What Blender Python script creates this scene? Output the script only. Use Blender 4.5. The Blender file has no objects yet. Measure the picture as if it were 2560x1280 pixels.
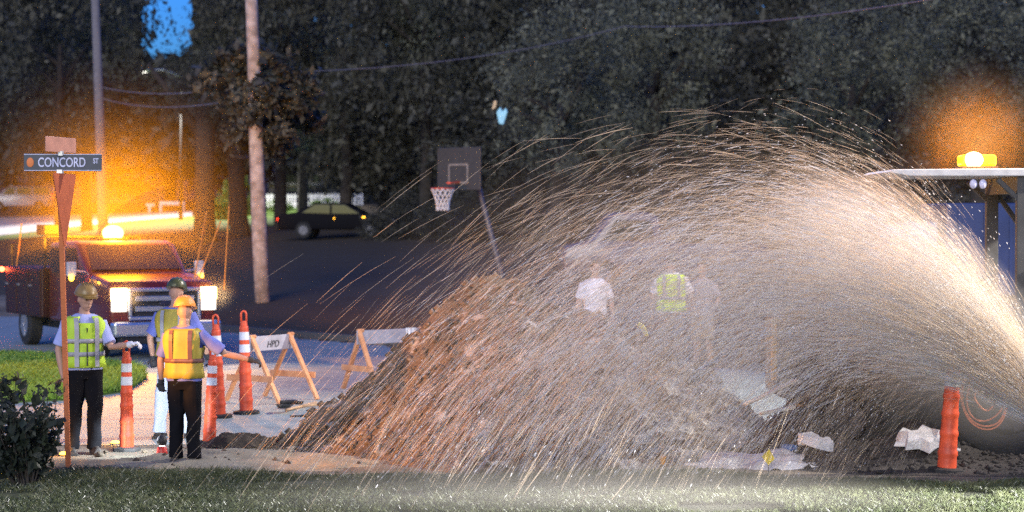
import bpy, math, random
import numpy as np
from mathutils import Vector, Matrix, noise
random.seed(7); rng = np.random.default_rng(7)
SC = bpy.context.scene
COL = SC.collection
R = math.radians
# ---------------------------------------------------------------- camera
F = 4978.0; CAMZ = 2.43; TH = math.atan(85/F)
cam = bpy.data.objects.new('camera', bpy.data.cameras.new('camera')); COL.objects.link(cam)
cam.location = (0, 0, CAMZ); cam.rotation_euler = (R(90)-TH, 0, 0)
cam.data.sensor_width = 36; cam.data.lens = F/2560*36; cam.data.clip_end = 2000; cam.data.clip_start = .2
cam.data.dof.use_dof = True; cam.data.dof.focus_distance = 20.4; cam.data.dof.aperture_fstop = 1.6
SC.camera = cam
# ---------------------------------------------------------------- world, lights
SUN_EL, SUN_AZ = R(2.0), R(200)
w = bpy.data.worlds.new('World'); SC.world = w; w.use_nodes = True
nt = w.node_tree; bg = nt.nodes['Background']
sky = nt.nodes.new('ShaderNodeTexSky'); sky.sky_type = 'NISHITA'; sky.sun_disc = False
sky.sun_elevation = SUN_EL; sky.sun_rotation = SUN_AZ; sky.ozone_density = 4.0; sky.air_density = 1.0; sky.dust_density = .3
mx = nt.nodes.new('ShaderNodeMix'); mx.data_type = 'RGBA'; mx.blend_type = 'MULTIPLY'; mx.inputs[0].default_value = 1
nt.links.new(sky.outputs[0], mx.inputs[6]); mx.inputs[7].default_value = (.40, .95, 2.15, 1)
nt.links.new(mx.outputs[2], bg.inputs[0]); bg.inputs[1].default_value = .135
def add_light(name, kind, loc, energy, color, size=.1, target=None, cone=None, blend=.5, label=None, cat=None):
    L = bpy.data.lights.new(name, kind); L.energy = energy; L.color = color
    o = bpy.data.objects.new(name, L); COL.objects.link(o); o.location = loc
    if kind == 'SUN': L.angle = size
    else: L.shadow_soft_size = size
    if kind == 'SPOT': L.spot_size = cone; L.spot_blend = blend
    if target is not None:
        o.rotation_euler = (Vector(target)-Vector(loc)).to_track_quat('-Z', 'Y').to_euler()
    return o
# soft low dusk light from behind the camera
add_light('sun', 'SUN', (-10, -30, 20), .85, (1.0, .92, .76), R(35), target=(-10+8, -30+34, 20-13))
SC.view_settings.view_transform = 'Standard'; SC.view_settings.look = 'None'
SC.view_settings.exposure = 1.5; SC.view_settings.gamma = 1; SC.view_settings.use_curve_mapping = False
SC.cycles.volume_step_rate = 4; SC.cycles.volume_bounces = 0; SC.cycles.max_bounces = 6
SC.cycles.transparent_max_bounces = 24
SC.cycles.sample_clamp_indirect = 2; SC.cycles.sample_clamp_direct = 2.5; SC.cycles.use_denoising = False

# ---------------------------------------------------------------- placing helpers
def W(px, py, d):
    a = (px-1280)/F; b = (640-py)/F
    c, s = math.cos(TH), math.sin(TH)
    return Vector((d*a, d*(c+b*s), CAMZ+d*(-s+b*c)))
_TS = [-500, 0, 1.4, 2.6, 23, 43, 60, 75, 110, 200, 700]
_TZ = [0, 0, .36, .5, 1.8, 3.3, 4.2, 6, 12, 16, 16]
def terr(x, y):
    s = (1.25*x+y-36.3)/1.6
    z = np.interp(s, _TS, _TZ)
    z = z + .27*np.exp(-(((x-2.4)/1.9)**2+((y-29.0)/1.8)**2)**2)
    return z
def G(px, py):
    d = 8.0
    for _ in range(4000):
        p = W(px, py, d)
        if p.z <= float(terr(p.x, p.y)): break
        d += .05
    return Vector((p.x, p.y, float(terr(p.x, p.y))))
def on_ground(px, d):
    p = W(px, 600, d); return Vector((p.x, p.y, float(terr(p.x, p.y))))

# ---------------------------------------------------------------- materials
MATS = {}
def M(name, col, rough=.7, metal=0, var=.15, scale=8, bump=0, bscale=40, spec=.4, emit=None, estr=0, col2=None, coat=0, trans=0):
    if name in MATS: return MATS[name]
    m = bpy.data.materials.new(name); m.use_nodes = True; n = m.node_tree
    b = n.nodes['Principled BSDF']; b.inputs['Roughness'].default_value = rough; b.inputs['Metallic'].default_value = metal
    b.inputs['Specular IOR Level'].default_value = spec; b.inputs['Coat Weight'].default_value = coat
    if trans: b.inputs['Transmission Weight'].default_value = trans
    tc = n.nodes.new('ShaderNodeTexCoord'); nz = n.nodes.new('ShaderNodeTexNoise'); nz.inputs['Scale'].default_value = scale; nz.inputs['Detail'].default_value = 6
    n.links.new(tc.outputs['Object'], nz.inputs['Vector'])
    cr = n.nodes.new('ShaderNodeValToRGB'); cr.color_ramp.elements[0].position = .32; cr.color_ramp.elements[1].position = .68
    c2 = col2 if col2 else tuple(min(1, c*(1+var)) for c in col); c1 = col if col2 else tuple(c*(1-var) for c in col)
    cr.color_ramp.elements[0].color = (*c1, 1); cr.color_ramp.elements[1].color = (*c2, 1)
    n.links.new(nz.outputs['Fac'], cr.inputs[0]); n.links.new(cr.outputs[0], b.inputs['Base Color'])
    if bump:
        bn = n.nodes.new('ShaderNodeTexNoise'); bn.inputs['Scale'].default_value = bscale; bn.inputs['Detail'].default_value = 5
        n.links.new(tc.outputs['Object'], bn.inputs['Vector'])
        bp = n.nodes.new('ShaderNodeBump'); bp.inputs['Strength'].default_value = bump; bp.inputs['Distance'].default_value = .02
        n.links.new(bn.outputs['Fac'], bp.inputs['Height']); n.links.new(bp.outputs[0], b.inputs['Normal'])
    if emit: b.inputs['Emission Color'].default_value = (*emit, 1); b.inputs['Emission Strength'].default_value = estr
    if emit: m.cycles.emission_sampling = 'NONE'
    MATS[name] = m; return m

# ---------------------------------------------------------------- object helpers
def prop(o, label=None, cat=None, group=None, kind=None):
    if label: o['label'] = label
    if cat: o['category'] = cat
    if group: o['group'] = group
    if kind: o['kind'] = kind
    return o
def link(name, me, mat, parent=None, loc=None, rot=None):
    o = bpy.data.objects.new(name, me); COL.objects.link(o)
    if mat and not me.materials: me.materials.append(mat)
    if parent: o.parent = parent
    if loc is not None: o.location = loc
    if rot is not None: o.rotation_euler = rot
    return o
def empty(name, loc, rz, label, cat, group=None):
    o = bpy.data.objects.new(name, None); COL.objects.link(o); o.empty_display_size = .2
    o.location = loc; o.rotation_euler = (0, 0, rz); return prop(o, label, cat, group)
class MB:
    """collects verts / faces for one mesh"""
    def __init__(s): s.v = []; s.f = []
    def add(s, v, f):
        k = len(s.v); s.v += [tuple(p) for p in v]; s.f += [tuple(i+k for i in q) for q in f]; return s
    def box(s, c, d, rot=None, taper=(1, 1)):
        x, y, z = d[0]/2, d[1]/2, d[2]/2; tx, ty = taper
        v = [Vector(p) for p in ((-x,-y,-z),(x,-y,-z),(x,y,-z),(-x,y,-z),(-x*tx,-y*ty,z),(x*tx,-y*ty,z),(x*tx,y*ty,z),(-x*tx,y*ty,z))]
        if rot is not None: v = [rot @ p for p in v]
        v = [p+Vector(c) for p in v]
        return s.add(v, [(3,2,1,0),(4,5,6,7),(0,1,5,4),(1,2,6,5),(2,3,7,6),(3,0,4,7)])
    def bar(s, a, b, wd, th, up=(0, 0, 1)):
        a, b = Vector(a), Vector(b); d = b-a; L = d.length; z = d/L
        x = Vector(up).cross(z)
        if x.length < 1e-4: x = Vector((1, 0, 0))
        x.normalize(); y = z.cross(x)
        rot = Matrix((x, y, z)).transposed()
        return s.box((a+b)/2, (wd, th, L), rot)
    def tube(s, path, rad, n=10, flat=1.0, up=(0, 1, 0)):
        P = [Vector(p) for p in path]
        if not hasattr(rad, '__len__'): rad = [rad]*len(P)
        v = []; f = []; up = Vector(up)
        for i, p in enumerate(P):
            t = (P[min(i+1, len(P)-1)]-P[max(i-1, 0)]).normalized()
            x = up.cross(t)
            if x.length < .05: x = Vector((1, 0, 0)).cross(t)
            x.normalize(); y = t.cross(x)
            for k in range(n):
                a = 2*math.pi*k/n; v.append(p+x*math.cos(a)*rad[i]+y*math.sin(a)*rad[i]*flat)
        for i in range(len(P)-1):
            for k in range(n):
                f.append((i*n+k, i*n+(k+1) % n, (i+1)*n+(k+1) % n, (i+1)*n+k))
        f.append(tuple(range(n-1, -1, -1))); f.append(tuple((len(P)-1)*n+k for k in range(n)))
        return s.add(v, f)
    def ell(s, c, r, n=14, m=9, rot=None):
        v = []; f = []
        for j in range(1, m):
            ph = math.pi*j/m
            for k in range(n):
                a = 2*math.pi*k/n; v.append(Vector((r[0]*math.sin(ph)*math.cos(a), r[1]*math.sin(ph)*math.sin(a), r[2]*math.cos(ph))))
        v.append(Vector((0, 0, r[2]))); v.append(Vector((0, 0, -r[2]))); T = len(v)-2; B = T+1
        for j in range(m-2):
            for k in range(n): f.append((j*n+k, (j+1)*n+k, (j+1)*n+(k+1) % n, j*n+(k+1) % n))
        for k in range(n):
            f.append((T, k, (k+1) % n)); f.append((B, (m-2)*n+(k+1) % n, (m-2)*n+k))
        if rot is not None: v = [rot @ p for p in v]
        return s.add([p+Vector(c) for p in v], f)
    def rings(s, rs, n=20, closed=True, expo=2.3):
        """rs: (z, hw, hd, yc[, xc])"""
        v = []; f = []
        for q in rs:
            z, hw, hd, yc = q[:4]; xc = q[4] if len(q) > 4 else 0
            for k in range(n):
                a = 2*math.pi*k/n; c, sn = math.cos(a), math.sin(a)
                v.append((xc+hw*math.copysign(abs(c)**(2/expo), c), yc+hd*math.copysign(abs(sn)**(2/expo), sn), z))
        for i in range(len(rs)-1):
            for k in range(n): f.append((i*n+k, i*n+(k+1) % n, (i+1)*n+(k+1) % n, (i+1)*n+k))
        if closed: f.append(tuple(range(n-1, -1, -1))); f.append(tuple((len(rs)-1)*n+k for k in range(n)))
        return s.add(v, f)
    def prism(s, pts, y0, y1, axis='y'):
        """outline pts (u,z) extruded; axis y: (u,y,z); axis x: (x,u,z)"""
        n = len(pts)
        def P(u, z, t): return (u, t, z) if axis == 'y' else (t, u, z)
        v = [P(u, z, y0) for u, z in pts]+[P(u, z, y1) for u, z in pts]
        f = [tuple(range(n)), tuple(range(2*n-1, n-1, -1))]+[(i, n+i, n+(i+1) % n, (i+1) % n) for i in range(n)]
        return s.add(v, f)
    def mesh(s, name):
        me = bpy.data.meshes.new(name); me.from_pydata(s.v, [], s.f); me.validate(); me.update()
        import bmesh
        bm = bmesh.new(); bm.from_mesh(me); bmesh.ops.recalc_face_normals(bm, faces=bm.faces); bm.to_mesh(me); bm.free()
        return me
    def obj(s, name, mat, parent=None, bevel=0, smooth=False, loc=None, rot=None, seg=2):
        o = link(name, s.mesh(name), mat, parent, loc, rot)
        if bevel:
            b = o.modifiers.new('b', 'BEVEL'); b.width = bevel; b.segments = seg; b.limit_method = 'ANGLE'; b.angle_limit = R(40)
        if smooth:
            o.data.polygons.foreach_set('use_smooth', [True]*len(o.data.polygons))
        return o
def bake(o):
    dg = bpy.context.evaluated_depsgraph_get(); dg.update()
    me = bpy.data.meshes.new_from_object(o.evaluated_get(dg)); me.name = o.name
    o.modifiers.clear(); o.data = me; return o
def remeshed(mb, name, mat, parent, vox=.008, sm=3, wrinkle=0, wsc=9, wdir=(1, 1, .5)):
    o = mb.obj(name, mat, parent)
    r = o.modifiers.new('r', 'REMESH'); r.mode = 'VOXEL'; r.voxel_size = vox; r.use_smooth_shade = True
    s = o.modifiers.new('s', 'SMOOTH'); s.iterations = sm; s.factor = .5
    bake(o)
    me = o.data
    if wrinkle:
        n = len(me.vertices); co = np.empty(n*3, 'f'); me.vertices.foreach_get('co', co); co = co.reshape(-1, 3)
        nr = np.empty(n*3, 'f'); me.vertices.foreach_get('normal', nr); nr = nr.reshape(-1, 3)
        ph = co[:, 2]*wsc*wdir[2]*5+np.sin(co[:, 0]*wsc*2.3+1)*1.6+np.sin(co[:, 1]*wsc*3.1)*1.2
        dsp = np.sin(ph)*.6+np.sin(co[:, 0]*wsc*wdir[0]*4+co[:, 2]*wsc*1.7)*.5+np.sin(co[:, 1]*wsc*wdir[1]*5+co[:, 2]*wsc*2.9)*.4
        co += nr*(dsp*wrinkle)[:, None]
        me.vertices.foreach_set('co', co.ravel()); me.update()
    me.polygons.foreach_set('use_smooth', [True]*len(me.polygons))
    return o
def np_mesh(name, V, Fq, mat, k):
    """V (n,3); Fq (m,k) uniform polygons"""
    me = bpy.data.meshes.new(name); m = len(Fq)
    me.vertices.add(len(V)); me.vertices.foreach_set('co', np.asarray(V, 'f').ravel())
    me.loops.add(m*k); me.loops.foreach_set('vertex_index', np.asarray(Fq, 'i').ravel())
    me.polygons.add(m); me.polygons.foreach_set('loop_start', np.arange(0, m*k, k, dtype='i'))
    me.update(calc_edges=True); me.materials.append(mat); return me
def text_mesh(txt, size, extrude=.002, shear=0, bold=0):
    c = bpy.data.curves.new('t', 'FONT'); c.body = txt; c.size = size; c.extrude = extrude; c.align_x = 'CENTER'; c.align_y = 'CENTER'; c.shear = shear; c.offset = bold
    o = bpy.data.objects.new('t', c); COL.objects.link(o)
    dg = bpy.context.evaluated_depsgraph_get(); dg.update()
    me = bpy.data.meshes.new_from_object(o.evaluated_get(dg)); bpy.data.objects.remove(o); return me

def volmat(name, col, dens, aniso=0, power=0):
    m = bpy.data.materials.new(name); m.use_nodes = True; n = m.node_tree; n.nodes.remove(n.nodes['Principled BSDF'])
    v = n.nodes.new('ShaderNodeVolumePrincipled'); v.inputs['Color'].default_value = (*col, 1); v.inputs['Density'].default_value = dens; v.inputs['Anisotropy'].default_value = aniso
    if power:
        tc = n.nodes.new('ShaderNodeTexCoord'); gd = n.nodes.new('ShaderNodeTexGradient'); gd.gradient_type = 'SPHERICAL'; n.links.new(tc.outputs['Object'], gd.inputs[0])
        pw = n.nodes.new('ShaderNodeMath'); pw.operation = 'POWER'; pw.inputs[1].default_value = power; n.links.new(gd.outputs['Fac'], pw.inputs[0])
        ml = n.nodes.new('ShaderNodeMath'); ml.operation = 'MULTIPLY'; ml.inputs[1].default_value = dens; n.links.new(pw.outputs[0], ml.inputs[0]); n.links.new(ml.outputs[0], v.inputs['Density'])
    n.links.new(v.outputs[0], n.nodes['Material Output'].inputs['Volume']); return m
def mist(loc, rad, mat, kind_name='lamp_glare'):  # also builds the haze balls that stand for lamp glare
    mat.cycles.volume_sampling = 'EQUIANGULAR'
    o = MB().ell((0, 0, 0), (1, 1, 1), 32, 20).obj(kind_name, mat, loc=loc); o.scale = rad; return prop(o, kind='stuff')
# ================================================================ SETTING
def vnoise(X, Y, sc, seed=0, octs=4):
    """value noise, numpy"""
    r = np.random.default_rng(seed); T = r.random((64, 64)); out = 0; amp = 1; tot = 0
    for o in range(octs):
        x = X*sc*2**o+seed*1.7; y = Y*sc*2**o+seed*2.3
        xi = np.floor(x).astype(int); yi = np.floor(y).astype(int); fx = x-xi; fy = y-yi
        fx = fx*fx*(3-2*fx); fy = fy*fy*(3-2*fy)
        a = T[xi % 64, yi % 64]; b = T[(xi+1) % 64, yi % 64]; c = T[xi % 64, (yi+1) % 64]; d = T[(xi+1) % 64, (yi+1) % 64]
        out = out+amp*((a*(1-fx)+b*fx)*(1-fy)+(c*(1-fx)+d*fx)*fy); tot += amp; amp *= .5
    return out/tot
def grid_sheet(name, xs, ys, zf, mat):
    X, Y = np.meshgrid(xs, ys); Z = zf(X, Y); nx, ny = len(xs), len(ys)
    V = np.stack([X, Y, Z], -1).reshape(-1, 3)
    i = np.arange(nx-1)[None, :]+np.arange(ny-1)[:, None]*nx; i = i.ravel()
    Fq = np.stack([i, i+1, i+nx+1, i+nx], -1)
    me = np_mesh(name, V, Fq, mat, 4); me.polygons.foreach_set('use_smooth', [True]*len(me.polygons))
    return me
def dense(a, b, c, d, fine, coarse):
    return np.unique(np.concatenate([np.arange(a, b, coarse), np.arange(b, c, fine), np.arange(c, d+.01, coarse)]))
m_dirt = M('ground_dirt', (.10, .085, .06), .95, col2=(.22, .19, .14), scale=1.3, bump=.7, bscale=25)
m_bank = M('bank_soil',  (.045, .030, .014), .95, col2=(.05, .038, .022), scale=.8, bump=.6, bscale=9)
m_road = M('road_asphalt', (.24, .28, .26), .62, col2=(.34, .39, .365), scale=2.2, bump=.25, bscale=90, spec=.4)
m_turf = M('turf_soil', (.03, .04, .015), .95, col2=(.07, .075, .03), scale=5, bump=.5)
xs = dense(-140, -12, 12, 140, .5, 8); ys = np.unique(np.concatenate([np.arange(-20, 16, 6), np.arange(16, 60, .5), np.arange(60, 180, 4), np.arange(180, 700, 40)]))
# ground sheet: dirt nearby, dark soil on the bank beyond the road
g = link('ground', grid_sheet('ground', xs, ys, terr, None) if False else grid_sheet('ground', xs, ys, terr, m_dirt), None)
g.data.materials.append(m_bank)
idx = np.zeros(len(g.data.polygons), 'i')
for p in g.data.polygons:
    c = p.center
    if (1.25*c.x+c.y-36.3)/1.6 > -.2: idx[p.index] = 1
g.data.polygons.foreach_set('material_index', idx); prop(g, kind='structure')
# road: uneven edges on both sides, a long strip aligned with the bank
def strip(name, A, B, mat, lift, n=90, m=10, jag=.12):
    """A, B: polylines (xy) of the two edges resampled to n"""
    def res(Pl):
        Pl = np.array(Pl, float); d = np.r_[0, np.cumsum(np.hypot(*np.diff(Pl, axis=0).T))]; t = np.linspace(0, d[-1], n)
        return np.stack([np.interp(t, d, Pl[:, 0]), np.interp(t, d, Pl[:, 1])], -1)
    a, b = res(A), res(B); a += rng.normal(0, jag, a.shape)*[0, 1]; b += rng.normal(0, jag*.6, b.shape)*[0, 1]
    t = np.linspace(0, 1, m)[:, None, None]; P = a[None]*(1-t)+b[None]*t
    Z = terr(P[..., 0], P[..., 1])+lift
    V = np.concatenate([P, Z[..., None]], -1).reshape(-1, 3)
    i = (np.arange(n-1)[None]+np.arange(m-1)[:, None]*n).ravel()
    o = link(name, np_mesh(name, V, np.stack([i, i+1, i+n+1, i+n], -1), mat, 4), None)
    return prop(o, kind='structure')
road = strip('road', [(-16, 21.6), (-4, 21.6), (-2, 22.4), (0, 22.6), (6, 22.2), (20, 22)], [(-22, 63.6), (-6.6, 44.4), (3.6, 31.7), (12, 21.9+.4), (20, 22.3)], m_road, .004, jag=.06, m=60)
# kerb along the far edge
mb = MB()
kx = np.linspace(-20, 10, 61)
for a, b in zip(kx[:-1], kx[1:]):
    pa = Vector((a, 36.2-1.25*a, .06)); pb = Vector((b, 36.2-1.25*b, .06)); mb.bar(pa, pb, .15, .16)
prop(mb.obj('kerb', M('kerb_concrete', (.10, .10, .10), .9, bump=.3), None), kind='structure')
# far bright street on the left
pts_top = [(-60, 546), (120, 540), (300, 535), (420, 531), (480, 529)]; pts_bot = [(-60, 596), (60, 583), (200, 566), (330, 553), (480, 541)]
def gxy(l): return [tuple(G(*p)[:2]) for p in l]
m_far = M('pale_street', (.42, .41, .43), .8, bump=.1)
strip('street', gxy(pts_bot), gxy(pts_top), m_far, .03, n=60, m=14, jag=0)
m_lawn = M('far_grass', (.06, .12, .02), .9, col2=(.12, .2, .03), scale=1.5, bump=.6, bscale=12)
strip('verge', gxy([(-60, 606), (60, 596), (200, 584), (330, 577), (420, 575), (640, 582)]), gxy([(-60, 597), (60, 584), (200, 567), (330, 554), (480, 542), (640, 540)]), m_lawn, .02, n=60, m=10, jag=.1)
strip('lawn', gxy([(500, 560), (640, 566), (900, 566)]), gxy([(500, 522), (640, 521), (900, 519)]), m_lawn, .035, n=50, m=14, jag=.1)

# grass blades as real geometry
def blades(name, n, region, h, mat, seed, zoff=0, keep=None, wd=.006):
    r = np.random.default_rng(seed); x = r.uniform(region[0], region[1], n); y = r.uniform(region[2], region[3], n)
    if keep is not None:
        k = keep(x, y); x, y = x[k], y[k]
    n = len(x); z = terr(x, y)+zoff; a = r.uniform(0, 6.28, n); hh = h*r.uniform(.4, 1.2, n); lean = r.normal(0, .45, (n, 2))*hh[:, None]
    dx, dy = np.cos(a)*wd, np.sin(a)*wd
    V = np.empty((n, 4, 3)); V[:, 0] = np.stack([x-dx, y-dy, z], -1); V[:, 1] = np.stack([x+dx, y+dy, z], -1)
    V[:, 2] = np.stack([x+dx*.6+lean[:, 0]*.4, y+dy*.6+lean[:, 1]*.4, z+hh*.6], -1); V[:, 3] = np.stack([x+lean[:, 0], y+lean[:, 1], z+hh], -1)
    o = link(name, np_mesh(name, V.reshape(-1, 3), np.arange(n*4).reshape(n, 4)[:, [0, 1, 3, 2]], mat, 4), None)
    return prop(o, kind='stuff')
def grassmat(name, c1, c2, rough=.45):
    m = M(name, c1, rough, col2=c2, scale=3, spec=.8 if 'grass' in name else .4); n = m.node_tree; b = n.nodes['Principled BSDF']
    tr = n.nodes.new('ShaderNodeBsdfTranslucent'); mxs = n.nodes.new('ShaderNodeMixShader'); mxs.inputs[0].default_value = .35
    n.links.new([l for l in n.links if l.to_socket == b.inputs['Base Color']][0].from_socket, tr.inputs[0])
    n.links.new(b.outputs[0], mxs.inputs[1]); n.links.new(tr.outputs[0], mxs.inputs[2])
    n.links.new(mxs.outputs[0], n.nodes['Material Output'].inputs[0]); return m
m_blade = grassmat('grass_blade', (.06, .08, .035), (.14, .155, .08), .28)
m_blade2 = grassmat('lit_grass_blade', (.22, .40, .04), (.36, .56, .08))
def front_edge(x):   # where the near lawn stops
    return 19.25-.35*np.clip(x-1, 0, 10)*.45+.25*np.sin(x*1.3)+.12*np.sin(x*4.1)
mbt = []
xs2 = np.arange(-8, 12.01, .25)
V = []; 
for x in xs2: V += [(x, 9, .006), (x, float(front_edge(x))+.1, .006)]
i = np.arange(len(xs2)-1)*2
prop(link('grass_strip', np_mesh('grass_strip', np.array(V), np.stack([i, i+2, i+3, i+1], -1), m_turf, 4), None), kind='structure')
def keep_front(x, y):
    d = front_edge(x)-y; pr = np.clip(d/.5+.25, 0, 1)*(vnoise(x, y, 1.2, 3) > .30)
    return np.random.default_rng(5).random(len(x)) < pr
blades('grass', 170000, (-5.6, 6.3, 15.6, 19.6), .05, m_blade, 11, .004, keep_front)
# left grass island behind the sign post, its light put into the blades
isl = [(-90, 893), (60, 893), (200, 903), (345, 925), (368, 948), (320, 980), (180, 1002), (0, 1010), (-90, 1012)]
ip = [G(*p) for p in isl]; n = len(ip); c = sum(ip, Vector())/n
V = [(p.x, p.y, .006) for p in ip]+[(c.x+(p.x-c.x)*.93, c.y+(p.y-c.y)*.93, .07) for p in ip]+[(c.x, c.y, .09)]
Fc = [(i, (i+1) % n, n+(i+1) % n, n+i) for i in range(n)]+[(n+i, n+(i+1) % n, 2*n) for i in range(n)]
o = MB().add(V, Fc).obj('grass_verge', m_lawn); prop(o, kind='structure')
from mathutils.geometry import intersect_point_tri_2d
poly = np.array([(p.x, p.y) for p in ip])
def inpoly(x, y):
    ins = np.zeros(len(x), bool); j = n-1
    for i in range(n):
        xi, yi = poly[i]; xj, yj = poly[j]
        ins ^= ((yi > y) != (yj > y)) & (x < (xj-xi)*(y-yi)/(yj-yi+1e-9)+xi); j = i
    return ins
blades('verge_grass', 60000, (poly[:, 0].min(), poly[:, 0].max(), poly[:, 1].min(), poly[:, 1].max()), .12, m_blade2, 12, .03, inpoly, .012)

# ================================================================ DIRT PILE
def pile_h(X, Y):
    rx = np.array([-2.75, -2.35, -1.9, -1.2, -.75, -.45, -.2, .05, .3, .6, 1.2, 1.85, 2.4, 2.9, 3.3])
    rz = np.array([0, .16, .5, 1.05, 1.5, 1.76, 1.82, 1.80, 1.70, 1.56, 1.28, .93, .55, .18, 0])
    top = np.interp(X, rx, rz); yc = 21.7-.12*np.clip(X, 0, 3)
    wf = .35+1.32*top; wb = .35+1.3*top     # half widths, angle of repose
    d = np.where(Y < yc, (yc-Y)/wf, (Y-yc)/wb)
    prof = np.clip(1-d, 0, 1); prof = prof*(1-.25*(1-prof))
    h = top*prof
    rough = (vnoise(X, Y, 1.1, 1)-.5)*.34+(vnoise(X, Y, 4.5, 2, 3)-.5)*.15
    gul = np.sin(X*7+vnoise(X, Y, 1, 9)*6)*.03
    h = h+(rough+gul)*np.clip(h*2.5, 0, 1)
    return np.where(h > .01, h, h-.05)
def dirt_mat():
    m = M('pile_soil', (.035, .026, .017), .9, col2=(.10, .078, .052), scale=2.4, bump=1, bscale=22, spec=.35)
    return m
m_soil = dirt_mat()
def lit_silt_streaks(m):  # pale silt streaks, brightened for the white light on the toe
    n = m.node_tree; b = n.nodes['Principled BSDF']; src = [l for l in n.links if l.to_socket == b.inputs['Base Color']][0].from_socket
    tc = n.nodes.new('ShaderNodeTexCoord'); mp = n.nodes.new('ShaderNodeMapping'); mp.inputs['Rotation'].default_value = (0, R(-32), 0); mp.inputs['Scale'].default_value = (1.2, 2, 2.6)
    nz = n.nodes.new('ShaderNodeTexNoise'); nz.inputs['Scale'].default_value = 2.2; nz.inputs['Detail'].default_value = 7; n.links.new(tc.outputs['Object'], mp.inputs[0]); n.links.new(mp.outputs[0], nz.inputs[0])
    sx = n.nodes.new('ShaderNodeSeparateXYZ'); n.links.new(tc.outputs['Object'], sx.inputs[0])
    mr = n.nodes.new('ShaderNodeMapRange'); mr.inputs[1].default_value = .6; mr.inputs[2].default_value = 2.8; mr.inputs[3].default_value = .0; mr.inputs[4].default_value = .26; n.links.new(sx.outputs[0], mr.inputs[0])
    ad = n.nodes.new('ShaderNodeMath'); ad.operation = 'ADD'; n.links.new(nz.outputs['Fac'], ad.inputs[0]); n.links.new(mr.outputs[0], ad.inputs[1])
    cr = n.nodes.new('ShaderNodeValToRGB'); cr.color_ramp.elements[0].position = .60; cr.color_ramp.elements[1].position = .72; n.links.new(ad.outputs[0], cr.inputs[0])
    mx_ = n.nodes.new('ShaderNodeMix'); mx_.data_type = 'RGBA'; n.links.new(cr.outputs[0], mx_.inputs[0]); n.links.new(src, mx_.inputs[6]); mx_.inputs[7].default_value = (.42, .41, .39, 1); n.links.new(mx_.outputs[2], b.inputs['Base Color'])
m_pile = M('heap_soil', (.05, .036, .023), .9, col2=(.16, .115, .075), scale=2.4, bump=1, bscale=22, spec=.35); lit_silt_streaks(m_pile)
me = grid_sheet('dirt_pile', np.arange(-3, 3.6, .035), np.arange(18.6, 25.2, .04), pile_h, m_pile)
me.polygons.foreach_set('use_smooth', [False]*len(me.polygons))
prop(link('dirt_pile', me, None), 'large heap of dark wet excavated soil under the water spray', 'dirt pile')
def clods(name, n, xr, yr, hf, rmin, rmax, mat, seed, label_kind='stuff'):
    r = np.random.default_rng(seed); x = r.uniform(*xr, n); y = r.uniform(*yr, n); z = hf(x, y); k = z > -.001; x, y, z = x[k], y[k], z[k]; n = len(x)
    base = np.array([(1,0,0),(-1,0,0),(0,1,0),(0,-1,0),(0,0,1),(0,0,-1)], float)
    fc = np.array([(0,2,4),(2,1,4),(1,3,4),(3,0,4),(2,0,5),(1,2,5),(3,1,5),(0,3,5)])
    rad = rmin+(rmax-rmin)*r.random(n)**4
    V = base[None]*rad[:, None, None]*r.uniform(.55, 1.3, (n, 6, 1)); a = r.uniform(0, 6.28, n)
    ca, sa = np.cos(a)[:, None], np.sin(a)[:, None]; X = V[..., 0]*ca-V[..., 1]*sa; Y = V[..., 0]*sa+V[..., 1]*ca
    V = np.stack([X+x[:, None], Y+y[:, None], V[..., 2]*.75+z[:, None]+rad[:, None]*.2], -1)
    Fq = (fc[None]+np.arange(n)[:, None, None]*6).reshape(-1, 3)
    return prop(link(name, np_mesh(name, V.reshape(-1, 3), Fq, mat, 3), None), kind='stuff')
clods('soil_clods', 22000, (-2.9, 3.4), (18.8, 24.5), lambda x, y: np.where(pile_h(x, y) > .02, pile_h(x, y), -1), .006, .075, m_pile, 21)
m_sand = M('spilled_sand', (.19, .17, .12), .95, col2=(.30, .27, .20), scale=3, bump=.8, bscale=35)
def crumb_h(x, y):
    k = np.exp(-(((x+2.6)/1.0)**2+((y-20.9)/.7)**2)); rr = np.random.default_rng(3).random(len(x))
    return np.where(rr < k*1.2, .01, -1)
clods('soil_crumbs', 2600, (-5, -1.2), (19.3, 22.6), crumb_h, .008, .06, m_soil, 22)
def low_mound(name, cx, cy, rx, ry, h, mat, label, cat, seed=5, kind=None):
    def f(X, Y):
        d = ((X-cx)/rx)**2+((Y-cy)/ry)**2+(vnoise(X, Y*2.5, 3.2, seed+1)-.42)*1.9
        z = h*np.clip(1-d, 0, 1)+(vnoise(X, Y, 5, seed)-.5)*h*.9*np.clip(1-d, 0, 1)**.5
        return np.where(d < 1, z+.004, -.03)
    me = grid_sheet(name, np.linspace(cx-rx, cx+rx, 60), np.linspace(cy-ry, cy+ry, 40), f, mat)
    return prop(link(name, me, None), label, cat, kind=kind)
low_mound('soil_mound', -2.98, 21.6, .42, .4, .13, m_soil, 'small crumbly soil lump on the pavement beside the orange channelizers', 'dirt pile')
low_mound('sand_patch', -2.7, 20.3, 1.5, 1.0, .05, m_sand, None, None, 8, 'structure')
# slurry at the right toe of the pile, white light put into its colour
m_wet = M('lit_slurry', (.42, .42, .43), .25, col2=(.60, .61, .64), scale=6, bump=.8, bscale=30, spec=.7)
low_mound('lit_silt', 2.55, 20.0, .95, .55, .12, m_wet, 'wet silt at the right foot of the soil heap, whitened for the light on it', 'silt', 31)
low_mound('silt_streak', 4.6, 19.95, .3, .15, .03, m_wet, 'narrow pale puddle of silt on dark soil beside the silt fan', 'silt', 33)
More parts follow.
